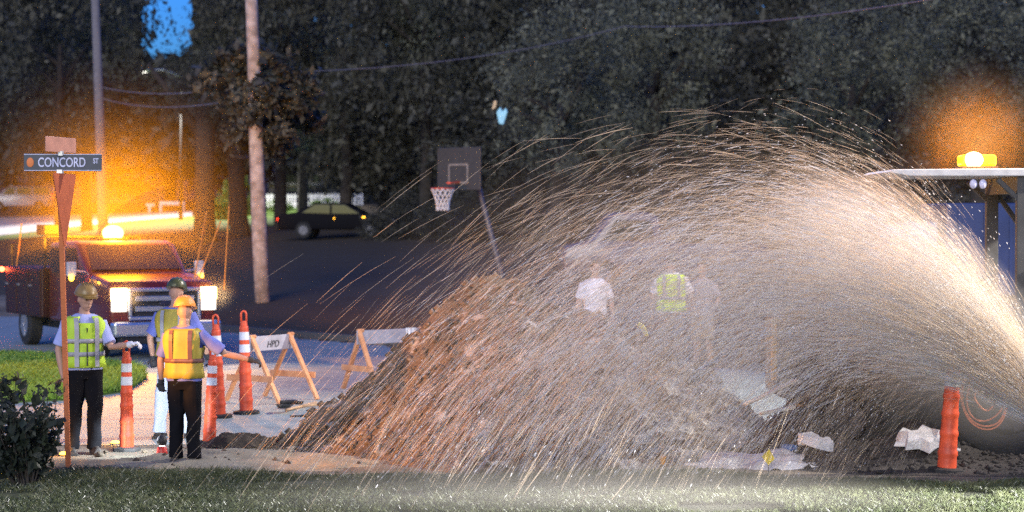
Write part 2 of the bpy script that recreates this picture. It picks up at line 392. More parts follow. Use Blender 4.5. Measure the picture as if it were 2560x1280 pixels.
# dark trench soil on the right
def pit(X, Y):
    d = np.clip(1-((X-5.6)/3.3)**4-((Y-21.5)/2.65)**4, 0, 1)
    bump = .27*np.exp(-(((X-4.2)/.42)**2+((Y-20.35)/.28)**2))+.27*np.exp(-(((X-3.05)/.32)**2+((Y-20.35)/.28)**2))+.34*np.exp(-(((X-2.75)/.35)**2+((Y-20.6)/.3)**2))+.10*np.exp(-(((X-3.6)/.8)**2+((Y-20.3)/.35)**2))
    return -.03+bump*(1+.5*(vnoise(X, Y, 5, 44)-.5))+.09*d**.5+(vnoise(X, Y, 4, 41)-.5)*.10*d
prop(link('trench_soil', grid_sheet('trench_soil', np.arange(2.3, 9, .05), np.arange(18.7, 24.4, .05), pit, M('trench_dirt', (.02, .018, .017), .85, col2=(.045, .04, .038), scale=5, bump=1)), None), kind='structure')
clods('trench_clods', 7000, (2.6, 8), (18.95, 24), lambda x, y: np.where(pit(x, y) > .01, pit(x, y), -1), .006, .05, MATS['trench_dirt'], 23)

# ================================================================ TREES
def leafmat(name, c1, c2):
    m = grassmat(name, c1, c2, .55); return m
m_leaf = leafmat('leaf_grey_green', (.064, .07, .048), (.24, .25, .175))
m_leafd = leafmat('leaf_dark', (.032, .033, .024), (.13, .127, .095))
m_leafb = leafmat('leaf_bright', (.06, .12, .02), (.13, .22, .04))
m_bark = M('bark', (.022, .018, .015), .95, col2=(.05, .042, .035), scale=6, bump=1, bscale=14)
def crown_mesh(name, nc, nl, size, mat, seed, csz=.30, fill=.55):
    r = np.random.default_rng(seed)
    d = r.normal(0, 1, (nc, 3)); d /= np.linalg.norm(d, axis=1)[:, None]; rad = fill+(1-fill)*r.random(nc)**.5
    C = d*rad[:, None]; cs = csz*r.uniform(.5, 1.2, nc); k = r.integers(0, nc, nl)
    g_ = r.normal(0, .5, (nl, 3)); P = C[k]+g_*cs[k][:, None]
    return leaves_mesh(name, P, size, mat, r)
def leaves_mesh(name, P, size, mat, r):
    nl = len(P); a = r.normal(0, 1, (nl, 3)); a /= np.linalg.norm(a, axis=1)[:, None]; b = r.normal(0, 1, (nl, 3)); b -= a*(a*b).sum(1)[:, None]; b /= np.linalg.norm(b, axis=1)[:, None]
    s = (size*np.clip(r.lognormal(-.15, .5, nl), .3, 2.6))[:, None]
    V = np.stack([P-a*s, P+b*s*.5, P+a*s, P-b*s*.5], 1)
    return np_mesh(name, V.reshape(-1, 3), np.arange(nl*4).reshape(nl, 4), mat, 4)
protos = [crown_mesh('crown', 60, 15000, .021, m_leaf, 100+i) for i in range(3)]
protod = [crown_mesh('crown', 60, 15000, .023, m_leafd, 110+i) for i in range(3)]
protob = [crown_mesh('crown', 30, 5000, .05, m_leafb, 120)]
ntree = [0]
def tree(cx, cy, rx, ry, d, ps, label, group=None, trunk=True, tr=.22, lean=0, name='leafy_tree', nl=None):
    c = W(cx, cy, d); s = d/F; RX, RZ = rx*s, ry*s
    base = Vector((c.x+lean, c.y, float(terr(c.x+lean, c.y))-.1))
    t = empty(name, base, 0, label, 'tree', group)
    cr = link('crown', ps[ntree[0] % len(ps)], None, t, c-base, (0, 0, random.uniform(0, 6.28))); cr.scale = (RX, RX, RZ); ntree[0] += 1
    if trunk:
        H = (c-base); m = MB()
        path = [Vector((0, 0, -.2)), Vector((0, 0, .3)), H*.35+Vector((random.uniform(-.15, .15), 0, 0)), H*.7, H*1.0]
        m.tube(path, [tr*1.35, tr*1.05, tr*.85, tr*.6, tr*.3], 10)
        for k in range(5):
            a = random.uniform(0, 6.28); q = H*random.uniform(.62, .9); e = q+Vector((math.cos(a)*RX*.6, math.sin(a)*RX*.6, RZ*random.uniform(.2, .6)))
            m.tube([q, (q+e)/2+Vector((0, 0, .1)), e], [tr*.4, tr*.25, tr*.1], 6)
        m.obj('trunk', m_bark, t, smooth=True)
    return t
GT = 'trees in the dense dark wall of foliage'
LB = 'dark leafy tree in the dense wall of foliage behind the street'
# back wall, both sides of the sky gap
for (cx, cy, rx, ry, d) in [(-40, 60, 260, 330, 96), (150, 110, 240, 320, 88), (215, -30, 105, 170, 104), (20, 330, 260, 150, 176), (250, 330, 260, 160, 168), (420, 330, 260, 180, 160),
        (430, 250, 130, 80, 150), (585, 60, 80, 230, 100), (600, 290, 190, 200, 132), (700, 40, 190, 260, 92), (860, 120, 230, 330, 88), (1060, 60, 240, 330, 84), (1020, 330, 240, 190, 90),
        (1250, 130, 240, 330, 88), (1290, 380, 230, 180, 80), (1450, 60, 250, 320, 82), (1520, 320, 240, 230, 86), (1690, 100, 250, 330, 84), (1720, 400, 260, 210, 80), (1930, 60, 260, 330, 82),
        (1960, 350, 260, 250, 78), (2170, 120, 250, 330, 80), (2200, 420, 260, 220, 76), (2400, 60, 260, 330, 78), (2430, 370, 260, 260, 72), (2620, 160, 240, 360, 74), (2640, 460, 240, 260, 70)]:
    sp = {215: 'tall dark tree forming the left edge of the patch of blue sky', 585: 'tall dark tree forming the right edge of the patch of blue sky', 430: 'low distant tree whose top closes the bottom of the patch of sky', -40: 'dark tree cut by the upper left corner of the view'}.get(cx)
    tree(cx, cy, rx, ry, d, protod, sp or LB, GT, tr=.3)
# nearer maples catching some light
near = [(756, 190, 150, 190, 106, 'slim-trunked grey-lit maple in front of the picket fence, right of the utility pole'),
        (652, 250, 150, 140, 48.9, 'small leafy tree whose crown wraps the middle of the utility pole'),
        (960, 300, 165, 150, 94, 'rounded maple above the dark parked sedan'),
        (1100, 120, 180, 190, 86, 'tall maple above the basketball backboard'),
        (1400, 250, 190, 210, 68, 'broad maple to the right of the basketball backboard'),
        (1640, 180, 180, 230, 72, 'maple rising above the middle of the water arc'),
        (2130, 210, 210, 220, 66, 'bushy maple above the tractor canopy end'),
        (2450, 160, 200, 200, 62, 'maple above the amber beacon on the tractor roof')]
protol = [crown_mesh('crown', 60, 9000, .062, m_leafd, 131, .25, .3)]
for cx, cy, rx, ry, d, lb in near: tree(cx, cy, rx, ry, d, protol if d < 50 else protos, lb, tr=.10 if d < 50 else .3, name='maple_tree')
# far wood as one mass, closing what lies behind
r = np.random.default_rng(77); P = []
N = 120000
px = r.uniform(-150, 2700, N); py = r.uniform(-120, 560, N); d = r.uniform(125, 150, N)
gap = (px > 352) & (px < 482) & (py < 142+10*np.sin(px*.2))
px, py, d = px[~gap], py[~gap], d[~gap]
a = (px-1280)/F; b = (640-py)/F; c_, s_ = math.cos(TH), math.sin(TH)
P = np.stack([d*a, d*(c_+b*s_), CAMZ+d*(-s_+b*c_)], -1); P = P[P[:, 2] > terr(P[:, 0], P[:, 1])-.5]
P = P[~((P[:, 0] < -12) & (P[:, 2] < 6.0) & (P[:, 1] < 156))]
prop(link('distant_woods', leaves_mesh('distant_woods', P, .36, m_leafd, r), None), kind='stuff')
# the two big trunks and the far slim one
def trunk_tree(pxb, pyb, pxt, pyt, wpx, d, label, crs=1.7):
    b = on_ground(pxb, d); t = W(pxt, pyt, d); e = empty('tree', b, 0, label, 'tree')
    wd = wpx*d/F/2; H = t-b; m = MB()
    m.tube([Vector((0, 0, -.3)), Vector((0, 0, .25)), H*.2, H*.45, H*.75, H], [wd*1.5, wd*1.15, wd, wd*.92, wd*.95, wd*.8], 14)
    m.tube([H*.7, H*.85+Vector((-1, 0, .6)), H+Vector((-2.4, 0, 1.5))], [wd*.5, wd*.4, wd*.2], 8)
    m.tube([H*.75, H*.9+Vector((1, 0, .5)), H+Vector((2, .3, 1.4))], [wd*.5, wd*.35, wd*.2], 8)
    m.obj('trunk', m_bark, e, smooth=True)
    cr = link('crown', protod[ntree[0] % 3], None, e, H+Vector((0, 0, .4)), (0, 0, 1)); cr.scale = (crs, crs, crs*.9); ntree[0] += 1
    return e
trunk_tree(512, 600, 512, 250, 52, 84, 'thick dark tree trunk left of the utility pole, behind the orange whips')
trunk_tree(600, 575, 585, 330, 44, 88, 'leaning dark tree trunk directly left of the utility pole')
# lit shrubs under the street light, hedges
def shrub(px, py, rx, ry, d, ps, label, cat='shrub', name='shrub', group=None):
    c = W(px, py, d); s = d/F; base = Vector((c.x, c.y, float(terr(c.x, c.y))))
    e = empty(name, base, 0, label, cat, group)
    o = link('foliage', ps[0], None, e, c-base, (0, 0, random.uniform(0, 6))); o.scale = (rx*s, rx*s, ry*s)
    m = MB()
    for k in range(4):
        a = k*1.6; m.tube([Vector((0, 0, -.1)), Vector((math.cos(a)*rx*s*.4, math.sin(a)*rx*s*.4, (c-base).z+.2))], [.06, .02], 6)
    m.obj('stem', m_bark, e)
    return e
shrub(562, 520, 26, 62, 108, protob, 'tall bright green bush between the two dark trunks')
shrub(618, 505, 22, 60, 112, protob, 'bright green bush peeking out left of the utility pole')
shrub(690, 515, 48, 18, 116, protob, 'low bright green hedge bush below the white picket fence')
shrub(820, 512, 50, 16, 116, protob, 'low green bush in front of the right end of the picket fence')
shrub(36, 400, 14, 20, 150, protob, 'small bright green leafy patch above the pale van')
for k, (px, py, rx, ry, d, lb) in enumerate([(1010, 560, 110, 75, 78, 'dark bush below the basketball net'), (1180, 560, 130, 80, 74, 'dark bush behind the basketball pole'),
        (1400, 520, 170, 110, 72, 'wide dark bush behind the left of the water arc'), (1900, 600, 190, 130, 60, 'dark bush behind the heart of the spray'), (2250, 560, 190, 150, 56, 'dark bush behind the tractor hood')]):
    shrub(px, py, rx, ry, d, protod, lb)

# foreground bush, real leaves on stems
def front_bush():
    base = on_ground(60, 18.3); e = empty('leafy_bush', base, 0, 'dark leafy bush in the lower left corner in front of the sign post', 'bush')
    r = random.Random(4); P = []; m = MB()
    for k in range(46):
        a = r.uniform(0, 6.28); q = r.uniform(.1, .5); L = r.uniform(.35, 1.0)
        p0 = Vector((math.cos(a)*.1, math.sin(a)*.08, 0)); p2 = Vector((math.cos(a)*q-.12, math.sin(a)*q*.8, L)); p1 = (p0+p2)/2+Vector((r.uniform(-.08, .08), 0, .08))
        m.tube([p0, p1, p2], [.008, .006, .003], 5)
        for t in np.linspace(.25, 1, 17):
            p = p0*(1-t)**2+p1*2*t*(1-t)+p2*t*t
            for j in range(3): P.append(p+Vector((r.gauss(0, .035), r.gauss(0, .035), r.gauss(0, .03))))
    m.obj('stem', m_bark, e)
    rr = np.random.default_rng(9); lm = leaves_mesh('leaf', np.array([tuple(p) for p in P]), .038, leafmat('bush_leaf', (.02, .03, .018), (.05, .06, .045)), rr)
    prop(link('foliage', lm, None, e), kind='stuff')
front_bush()

# ================================================================ POLES, WIRES, STREET LAMP
m_pole = M('pole_wood', (.22, .17, .14), .9, col2=(.48, .40, .36), scale=5, bump=.6, bscale=20)
b = on_ground(658, 48); t = empty('utility_pole', b, 0, 'thick pale wooden utility pole standing between the truck and the hoop', 'utility pole')
top = W(626, -60, 48)-b; H = top
m = MB(); m.tube([Vector((0, 0, -.3)), H*.22+Vector((-.03, 0, 0)), H*.5+Vector((-.02, 0, 0)), H*.75, H*1.15], [.19, .185, .17, .155, .14], 16); m.obj('pole', m_pole, t, smooth=True)
b = on_ground(262, 66); t = empty('utility_pole', b, 0, 'thin grey utility pole further back on the left above the street sign', 'utility pole')
H = W(236, -60, 66)-b
MB().tube([Vector((0, 0, -.3)), H*.5, H], [.19, .16, .13], 12).obj('pole', M('pole_grey', (.16, .15, .16), .9, bump=.3), t, smooth=True)
def wire(a, b_, sag, label, rad=.012):
    P = [a.lerp(b_, q)-Vector((0, 0, sag*4*q*(1-q))) for q in np.linspace(0, 1, 14)]
    o = MB().tube(P, rad, 5).obj('overhead_wire', M('wire_grey', (.22, .2, .22), .5)); prop(o, label, 'wire', 'overhead utility wires'); return o
wire(W(1560, 66, 60), W(2600, -50, 34), .25, 'thin overhead wire crossing the dark trees at the upper right')
wire(W(255, 218, 66), W(645, 205, 48), .25, 'overhead wire strung between the two utility poles')
wire(W(255, 246, 66), W(645, 236, 48), .3, 'lower overhead wire strung between the two utility poles')
wire(W(700, 180, 48.5), W(1560, 66, 60), .3, 'overhead wire crossing the trees right of the utility pole')
# street lamp far left lighting the far street
lb = on_ground(452, 112); t = empty('street_lamp', lb, 0, 'distant street lamp with a curved arm under the patch of sky', 'street lamp')
hd = W(362, 176, 112)-lb; e1 = W(455, 192, 112)-lb
m = MB(); m.tube([Vector((0, 0, -.2)), Vector((e1.x*.98, 0, e1.z*.5)), e1], [.12, .1, .07], 8); m.obj('post', M('lamp_post', (.012, .012, .012), .9), t, smooth=True)
MB().tube([e1, e1.lerp(hd, .5)+Vector((0, 0, .22)), hd+Vector((.3, 0, .05))], [.05, .045, .04], 8).obj('arm', M('lamp_arm', (.5, .5, .5), .4, metal=.5), t, smooth=True)
MB().ell(hd, (.36, .18, .10)).obj('lamp_head', M('lamp_head', (.5, .5, .48), .4), t, smooth=True)
MB().ell(hd+Vector((-.05, 0, -.08)), (.14, .12, .06)).obj('lamp_lens', M('lamp_lens', (.9, .9, .85), .3, emit=(1, .97, .85), estr=14), t)
add_light('street_lamp_light', 'SPOT', lb+hd+Vector((0, 0, -.3)), 7000, (1, .96, .86), .15, target=lb+hd+Vector((1, 0, -10)), cone=R(128), blend=.3)

# ================================================================ FENCES, FAR OBJECTS
m_white = M('white_paint', (.75, .75, .74), .5)
def picket():
    A = on_ground(662, 122); B = on_ground(905, 122); e = empty('picket_fence', A, 0, 'white picket fence behind the green bushes in the distance', 'fence')
    sc = 122/F; gme = None
    zt = W(700, 484, 122).z
    n = 30
    for k in range(n):
        x = (B.x-A.x)*k/(n-1); zg = float(terr(A.x+x, A.y))-A.z; h = zt-A.z-zg+random.uniform(-.02, .02)+.06*k/n
        if gme is None:
            mb = MB().prism([(-.055, 0), (.055, 0), (.055, .92), (0, 1.0), (-.055, .92)], -.012, .012); gme = mb.mesh('picket')
        o = link('picket', gme, m_white, e, (x, 0, zg)); o.scale = (1, 1, h)
    for z in (.25, .72):
        MB().box(((B.x-A.x)/2, .03, z*(zt-A.z)+.1), (B.x-A.x, .04, .08)).obj('rail', m_white, e)
picket()
# white board rail on trestle by the far street
A = W(372, 515, 128); gz = float(terr(A.x, A.y)); e = empty('board_fence', (A.x, A.y, gz), 0, 'short white rail fence beside the far street', 'fence')
s = 128/F
MB().box((58*s, 0, W(0, 508, 128).z-gz), (62*s, .05, .22)).obj('rail', m_white, e); MB().box((4*s, 0, W(0, 512, 128).z-gz), (22*s, .05, .14)).obj('rail', m_white, e)
for x in (2, 30, 86): MB().box((x*s, 0, (W(0, 510, 128).z-gz)/2), (.14, .14, W(0, 510, 128).z-gz)).obj('post', m_white, e)
A = W(172, 500, 128); gz = float(terr(A.x, A.y)); o = MB().box((0, 0, 0), (.28, .3, 1.0)).box((0, -.02, .53), (.34, .36, .08)).obj('mailbox_post', m_white, None, .02, loc=(A.x, A.y, max(gz+.5, A.z))); prop(o, 'pale short post beside the pale van across the street', 'post')

# vehicles from a side profile
m_glass = M('dark_glass', (.02, .022, .03), .08, spec=.8, var=0); m_tyre = M('tyre_rubber', (.02, .02, .02), .85, bump=.3); m_rim = M('wheel_rim', (.5, .5, .52), .3, metal=.8)
m_blk = M('black_plastic', (.025, .025, .027), .6)
def wheel(parent, c, r, wd, axis='y', rim=None, name='wheel'):
    rot = Matrix.Rotation(R(90), 3, 'X') if axis == 'y' else Matrix.Rotation(R(90), 3, 'Y')
    def T(m): m.v = [tuple(rot @ Vector(p)+Vector(c)) for p in m.v]; return m
    m = T(MB().rings([(-wd/2, r*.62, r*.62, 0), (-wd/2, r*.92, r*.92, 0), (-wd*.4, r, r, 0), (wd*.4, r, r, 0), (wd/2, r*.92, r*.92, 0), (wd/2, r*.62, r*.62, 0)], 28, expo=2))
    w_ = m.obj(name, m_tyre, parent, smooth=False)
    q = MB().rings([(-wd*.52, r*.6, r*.6, 0), (-wd*.52, r*.52, r*.52, 0), (-wd*.36, r*.44, r*.44, 0), (-wd*.40, r*.12, r*.12, 0)], 24, expo=2)
    q.rings([(wd*.52, r*.6, r*.6, 0), (wd*.52, r*.52, r*.52, 0), (wd*.36, r*.44, r*.44, 0), (wd*.40, r*.12, r*.12, 0)], 24, expo=2)
    for k in range(5):
        a = k*1.2566; q.bar((math.cos(a)*r*.08, math.sin(a)*r*.08, -wd*.5), (math.cos(a)*r*.56, math.sin(a)*r*.56, -wd*.5), .05*r/.33, .03); q.bar((math.cos(a)*r*.08, math.sin(a)*r*.08, wd*.5), (math.cos(a)*r*.56, math.sin(a)*r*.56, wd*.5), .05*r/.33, .03)
    T(q).obj('rim', rim or m_rim, w_)
    return w_
def car(name, loc, rz, body, mat, wins, wheels, r, half, label, cat, lights=(), group=None):
    e = empty(name, loc, rz, label, cat, group)
    MB().prism(body, -half, half).obj('body', mat, e, .07, True, seg=3)
    for k, wp in enumerate(wins):
        MB().prism(wp, -half-.006, half+.006).obj('window', m_glass, e, .01)
    for wx in wheels:
        for sgn in (-1, 1): wheel(e, (wx, sgn*(half-.08), r), r, .2, rim=M('dull_hubcap', (.16, .16, .17), .6))
    for (c, d, m_) in lights: MB().box(c, d).obj('light', m_, e, .02)
    return e
m_sedan = M('black_car_paint', (.004, .004, .006), .7, coat=0, spec=.1); m_van = M('silver_car_paint', (.62, .60, .68), .3, coat=.5); m_lil = M('pale_truck_paint', (.07, .07, .11), .35, coat=.4)
m_amb = M('amber_marker', (1, .5, .05), .3, emit=(1, .45, .03), estr=3)
m_red = M('red_lens', (.5, .02, .01), .3, emit=(1, .05, .01), estr=2.2)
m_whl = M('clear_lens', (.8, .8, .8), .2)
sed = [(-2.4, .35), (2.35, .35), (2.42, .62), (2.25, .82), (1.1, .98), (.35, 1.42), (-.9, 1.44), (-1.7, 1.05), (-2.35, .98), (-2.45, .7)]
g0 = on_ground(852, 81); car('parked_sedan', g0, R(-6), sed, m_sedan, [[(.95, .99), (.33, 1.36), (-.2, 1.37), (-.2, .99)], [(-.27, .99), (-.27, 1.37), (-.88, 1.38), (-1.45, 1.03)]], (-1.37, 1.37), .33, .88,
    'black sedan parked in the dark below the trees', 'car', [((-2.42, -.6, .75), (.08, .4, .14), m_red), ((1.1, -.9, .86), (.12, .02, .05), m_amb), ((2.3, -.6, .7), (.16, .4, .14), m_whl), ((-.1, -.9, .80), (.06, .02, .03), m_amb)])
g1 = on_ground(52, 150); van = [(-2.5, .4), (2.45, .4), (2.5, .9), (2.3, 1.15), (1.4, 1.25), (.75, 1.85), (-2.3, 1.88), (-2.5, 1.1)]
car('parked_van', g1, R(180)+R(4), van, m_van, [[(1.25, 1.25), (.72, 1.76), (.25, 1.78), (.25, 1.25)], [(.12, 1.25), (.12, 1.78), (-.95, 1.79), (-.95, 1.25)], [(-1.1, 1.25), (-1.1, 1.79), (-2.15, 1.79), (-2.3, 1.25)]], (-1.5, 1.45), .38, .95,
    'silver van parked across the far street at the left edge', 'van', [((-2.5, -.8, 1.1), (.08, .2, .3), m_red), ((-2.5, .8, 1.1), (.08, .2, .3), m_red)])
g2 = on_ground(770, 134); car('parked_suv', g2, 0, [(-2.6, .5), (2.6, .5), (2.65, 1.2), (1.6, 1.35), (.9, 2.0), (-2.3, 2.05), (-2.6, 1.3)], M('dark_blue_paint', (.03, .035, .07), .2, coat=.8), [[(1.45, 1.36), (.88, 1.9), (.1, 1.92), (.1, 1.36)], [(0, 1.36), (0, 1.92), (-2.1, 1.94), (-2.4, 1.36)]], (-1.6, 1.6), .42, 1.0,
    'dark blue car half hidden behind the white picket fence', 'car')
# pale pickup hidden behind the spray
g3 = on_ground(1655, 47); g3.z -= .15
pk = [(-2.4, .45), (2.4, .45), (2.45, .9), (2.35, 1.12), (-.1, 1.15), (-.2, 1.75), (-.45, 1.86), (-1.25, 1.86), (-1.75, 1.2), (-2.35, 1.08), (-2.45, .8)]
car('parked_pickup', g3, R(4), pk, m_lil, [[(-.3, 1.2), (-.38, 1.68), (-1.2, 1.7), (-1.55, 1.2)]], (-1.5, 1.5), .38, .92, 'pale lilac pickup truck parked behind the three bystanders, veiled by spray', 'pickup truck')

# ================================================================ BASKETBALL HOOP
pb = on_ground(1262, 49); t = empty('basketball_hoop', pb, 0, 'basketball hoop with a grey backboard and white net on a leaning pole', 'basketball hoop')
L = lambda px, py, d=49: W(px, py, d)-pb
m_hm = M('hoop_metal', (.09, .10, .13), .5, metal=.3)
MB().tube([Vector((0, 0, -.2)), L(1255, 690), L(1205, 500), L(1190, 430)], [.075, .07, .065, .05], 10).obj('post', m_hm, t, smooth=True)
bc = L(1148, 422, 48.5); rotb = Matrix.Rotation(R(-38), 3, 'Z'); bw = 1.36; bh = 1.04
MB().box(bc, (bw, .05, bh), rotb).obj('backboard', M('backboard_grey', (.05, .053, .056), .4, var=.1), t, .01)
m = MB(); nrm = rotb @ Vector((0, -1, 0)); xr = rotb @ Vector((1, 0, 0))
sq = bc+nrm*.035+Vector((0, 0, -.12))
for a_, b_ in ((-.29, 0), (.29, 0)): m.box(sq+xr*a_, (.045, .01, .44), rotb)
m.box(sq+Vector((0, 0, .22)), (.58, .012, .045), rotb); m.box(sq-Vector((0, 0, .22)), (.58, .012, .045), rotb)
m.obj('target_square', M('line_grey', (.2, .2, .2), .6), t)
rc = L(1107, 471, 47.9); rr_ = .285
MB().tube([rc+Vector((math.cos(a)*rr_, math.sin(a)*rr_, 0)) for a in np.linspace(0, 2*math.pi, 25)], .014, 6).obj('rim', M('rim_orange', (.6, .10, .06), .4, spec=.5), t)
m = MB(); m.bar(rc+(sq-rc).normalized()*rr_, sq-Vector((0, 0, .2)), .12, .04); m.bar(bc-nrm*.03, L(1192, 440), .06, .06); m.obj('bracket', M('rim_orange', (.6, .10, .06)), t)
m = MB(); nb = 12
def npt(k, j):
    a = (k+.5*(j % 2))*2*math.pi/nb; rad = [rr_, .24, .20, .165, .15, .155][j]; return rc+Vector((math.cos(a)*rad, math.sin(a)*rad, -.107*j))
for j in range(5):
    for k in range(nb):
        for dk in ((0, 0), (0, -1)) if j % 2 == 0 else ((0, 0), (0, 1)):
            m.tube([npt(k, j), npt(k+dk[1], j+1)], .010, 4)
m.obj('net', M('net_white', (.8, .8, .8), .7), t)
# scrap caught in the tree
p = W(1255, 285, 60); e = empty('caught_balloon', p, 0, 'small torn pale blue and tan plastic scrap caught high in the dark tree', 'plastic scrap')
s = 60/F
MB().prism([(-8*s, -25*s), (4*s, -28*s), (14*s, 6*s), (10*s, 16*s), (2*s, 6*s), (-4*s, 18*s), (-14*s, 4*s)], -.05, .05).obj('blue_sheet', M('pale_blue_plastic', (.35, .75, .9), .4, emit=(.3, .7, .9), estr=0), e, .03)
MB().prism([(-26*s, 10*s), (-16*s, 14*s), (-12*s, 32*s), (-20*s, 34*s)], -.05, .05).obj('tan_sheet', M('tan_plastic', (.6, .45, .25), .5), e, .02)

# ================================================================ UTILITY TRUCK (left)
m_tr = M('truck_red_paint', (.12, .014, .008), .35, coat=.5, spec=.5, var=.2, scale=2)
m_chr = M('chrome', (.75, .75, .78), .22, metal=.9, var=.05)
tp = on_ground(409, 35.3); tp.z = 0
t = empty('utility_truck', tp, R(30), 'red utility truck with lit headlights and a glaring amber beacon on its roof', 'truck')
# front at y=0, rear at +y
MB().prism([(.0, .62), (.02, 1.22), (.12, 1.38), (1.15, 1.50), (1.25, 1.2), (1.3, .62)], -.98, .98, 'x').obj('hood', m_tr, t, .08, True, seg=3)
MB().prism([(1.2, .55), (1.18, 1.45), (1.35, 1.52), (1.95, 2.02), (2.2, 2.08), (3.5, 2.08), (3.7, 2.0), (3.75, .55)], -.95, .95, 'x').obj('cab', m_tr, t, .08, True, seg=3)
m = MB(); m.add([(-.86, 1.38, 1.55), (.86, 1.38, 1.55), (.78, 1.93, 1.99), (-.78, 1.93, 1.99), (-.86, 1.36, 1.57), (.86, 1.36, 1.57), (.78, 1.91, 2.01), (-.78, 1.91, 2.01)], [(4, 5, 6, 7), (0, 1, 5, 4), (1, 2, 6, 5), (2, 3, 7, 6), (3, 0, 4, 7), (3, 2, 1, 0)]); m.obj('windshield', m_glass, t)
for (y0, y1) in ((1.85, 2.6), (2.7, 3.5)):
    MB().prism([(y0, 1.48), (y0+.15, 1.95), (y1, 1.95), (y1, 1.48)], -.965, .965, 'x').obj('side_window', m_glass, t)
MB().prism([(3.85, .6), (3.85, 1.55), (6.3, 1.55), (6.3, .6)], -1.05, 1.05, 'x').obj('service_body', M('truck_body_maroon', (.035, .007, .005), .5), t, .03)
for k in range(3):
    d_ = MB().box((-1.06, 4.25+k*.8, 1.08), (.03, .72, .85)).obj('locker_door', M('truck_body_maroon', (.035, .007, .005)), t, .01)
    MB().box((-1.085, 4.5+k*.8, 1.2), (.03, .12, .04)).obj('handle', m_chr, d_)
m = MB()
for x in (-.95, .95):
    m.tube([(x, 3.95, 1.55), (x, 3.95, 2.15), (x, 6.2, 2.0), (x, 6.2, 1.55)], .025, 6)
m.tube([(-.95, 3.95, 2.15), (.95, 3.95, 2.15)], .025, 6); m.obj('ladder_rack', m_blk, t)
MB().box((-.72, 4.2, 2.28), (.5, .5, .2)).obj('tool_box', m_blk, t, .02)
# grille
gr = MB(); 
for (c, d) in (((0, -.05, 1.235), (1.34, .08, .07)), ((0, -.05, .735), (1.34, .08, .07)), ((-.64, -.05, .985), (.07, .08, .43)), ((.64, -.05, .985), (.07, .08, .43))): gr.box(c, d)
gf = gr.obj('grille_frame', m_chr, t, .02)
MB().box((0, .0, .985), (1.22, .05, .44)).obj('grille_back', m_blk, gf)
for z in (1.08, .9): MB().box((0, -.05, z), (1.1, .05, .09)).obj('grille_bar', m_chr, gf, .01)
MB().ell((0, -.09, .99), (.12, .02, .05)).obj('badge', M('badge_dark', (.03, .03, .05), .3), gf)
MB().box((0, -.12, .55), (2.0, .25, .26)).obj('bumper', m_chr, t, .05)
MB().box((0, -.05, .36), (1.7, .2, .16)).obj('lower_valance', m_blk, t, .03)
m_head = M('headlight_on', (1, .9, .7), .3, emit=(1, .58, .16), estr=5, var=0); m_refl = M('headlight_reflector', (.8, .8, .8), .1, metal=1, emit=(1, .9, .75), estr=.7)
for sx in (-1, 1):
    h = MB().box((sx*.83, -.03, 1.16), (.29, .1, .22)).obj('headlight', m_head, t, .02)
    MB().box((sx*.83, -.02, .95), (.27, .1, .19)).obj('turn_signal', m_refl, t, .02)
for sx in (-1, 1):
    mr = MB().box((sx*1.22, 1.45, 1.58), (.17, .1, .26)).obj('mirror', M('mirror_grey', (.45, .45, .48), .4), t, .02)
    MB().tube([(sx*.95, 1.45, 1.52), (sx*1.2, 1.45, 1.55)], .02, 6).obj('mirror_arm', m_chr, mr)
    MB().ell((sx*1.24, 1.38, 1.42), (.045, .04, .05)).obj('marker_lamp', M('amber_marker_bright', (1, .5, .05), .3, emit=(1, .42, .03), estr=25, var=0), mr)
for y in (1.0, 5.2):
    for sx in (-1, 1): wheel(t, (sx*.86, y, .42), .42, .26, 'x')
MB().box((0, 3, .45), (1.2, 5.8, .16)).obj('chassis', m_blk, t)
m_rod = M('orange_marker_rod', (.8, .28, .05), .5)
for a_, b_ in (((.62, .12, 1.42), (.85, .1, 2.62)), ((.70, .12, 1.40), (1.10, .05, 2.45)), ((1.15, .02, 1.2), (1.24, 0, 2.72)), ((-1.6, 3.6, 1.6), (-1.5, 3.6, 2.4))):
    MB().tube([a_, b_], .013, 6).obj('marker_rod', m_rod, t)
MB().ell((-1.12, 6.32, 1.48), (.06, .04, .05)).obj('tail_marker', M('red_lamp_bright', (1, .05, .02), .3, emit=(1, .10, .03), estr=30, var=0), t)
be = MB().box((0, 2.75, 2.11), (.5, .4, .05)).obj('beacon_base', m_blk, t, .01)
bz = 2.22
MB().ell((0, 2.75, bz), (.20, .20, .15)).obj('beacon_dome', M('beacon_on', (1, .7, .2), .3, emit=(1, .62, .12), estr=60, var=0), be, smooth=True)  # dome enlarged to take in the bloom round the lamp
bw_ = Matrix.Translation(tp) @ Matrix.Rotation(R(30), 4, 'Z') @ Vector((0, 2.6, bz+.16))
add_light('truck_beacon_light', 'POINT', bw_, 1400, (1, .38, .0), .1)
for sx in (-1, 1):
    q = Matrix.Translation(tp) @ Matrix.Rotation(R(30), 4, 'Z') @ Vector((sx*.83, -.22, 1.16)); q2 = Matrix.Translation(tp) @ Matrix.Rotation(R(30), 4, 'Z') @ Vector((sx*.83+.3, -14, .2))
    mist(q, (.55, .55, .5), volmat('headlight_glare', (1, .85, .55), .7, 0, 2))  # headlight bloom shaped as a small tinted haze ball
    add_light('truck_headlight_light', 'SPOT', q, 200, (1, .72, .50), .08, target=q2, cone=R(70), blend=.8)
# amber haze ball added for the lens glare round the beacon
mist(bw_, (4.0, 4.0, 3.8), volmat('beacon_glare', (1, .75, .2), .16, 0, 3.2))

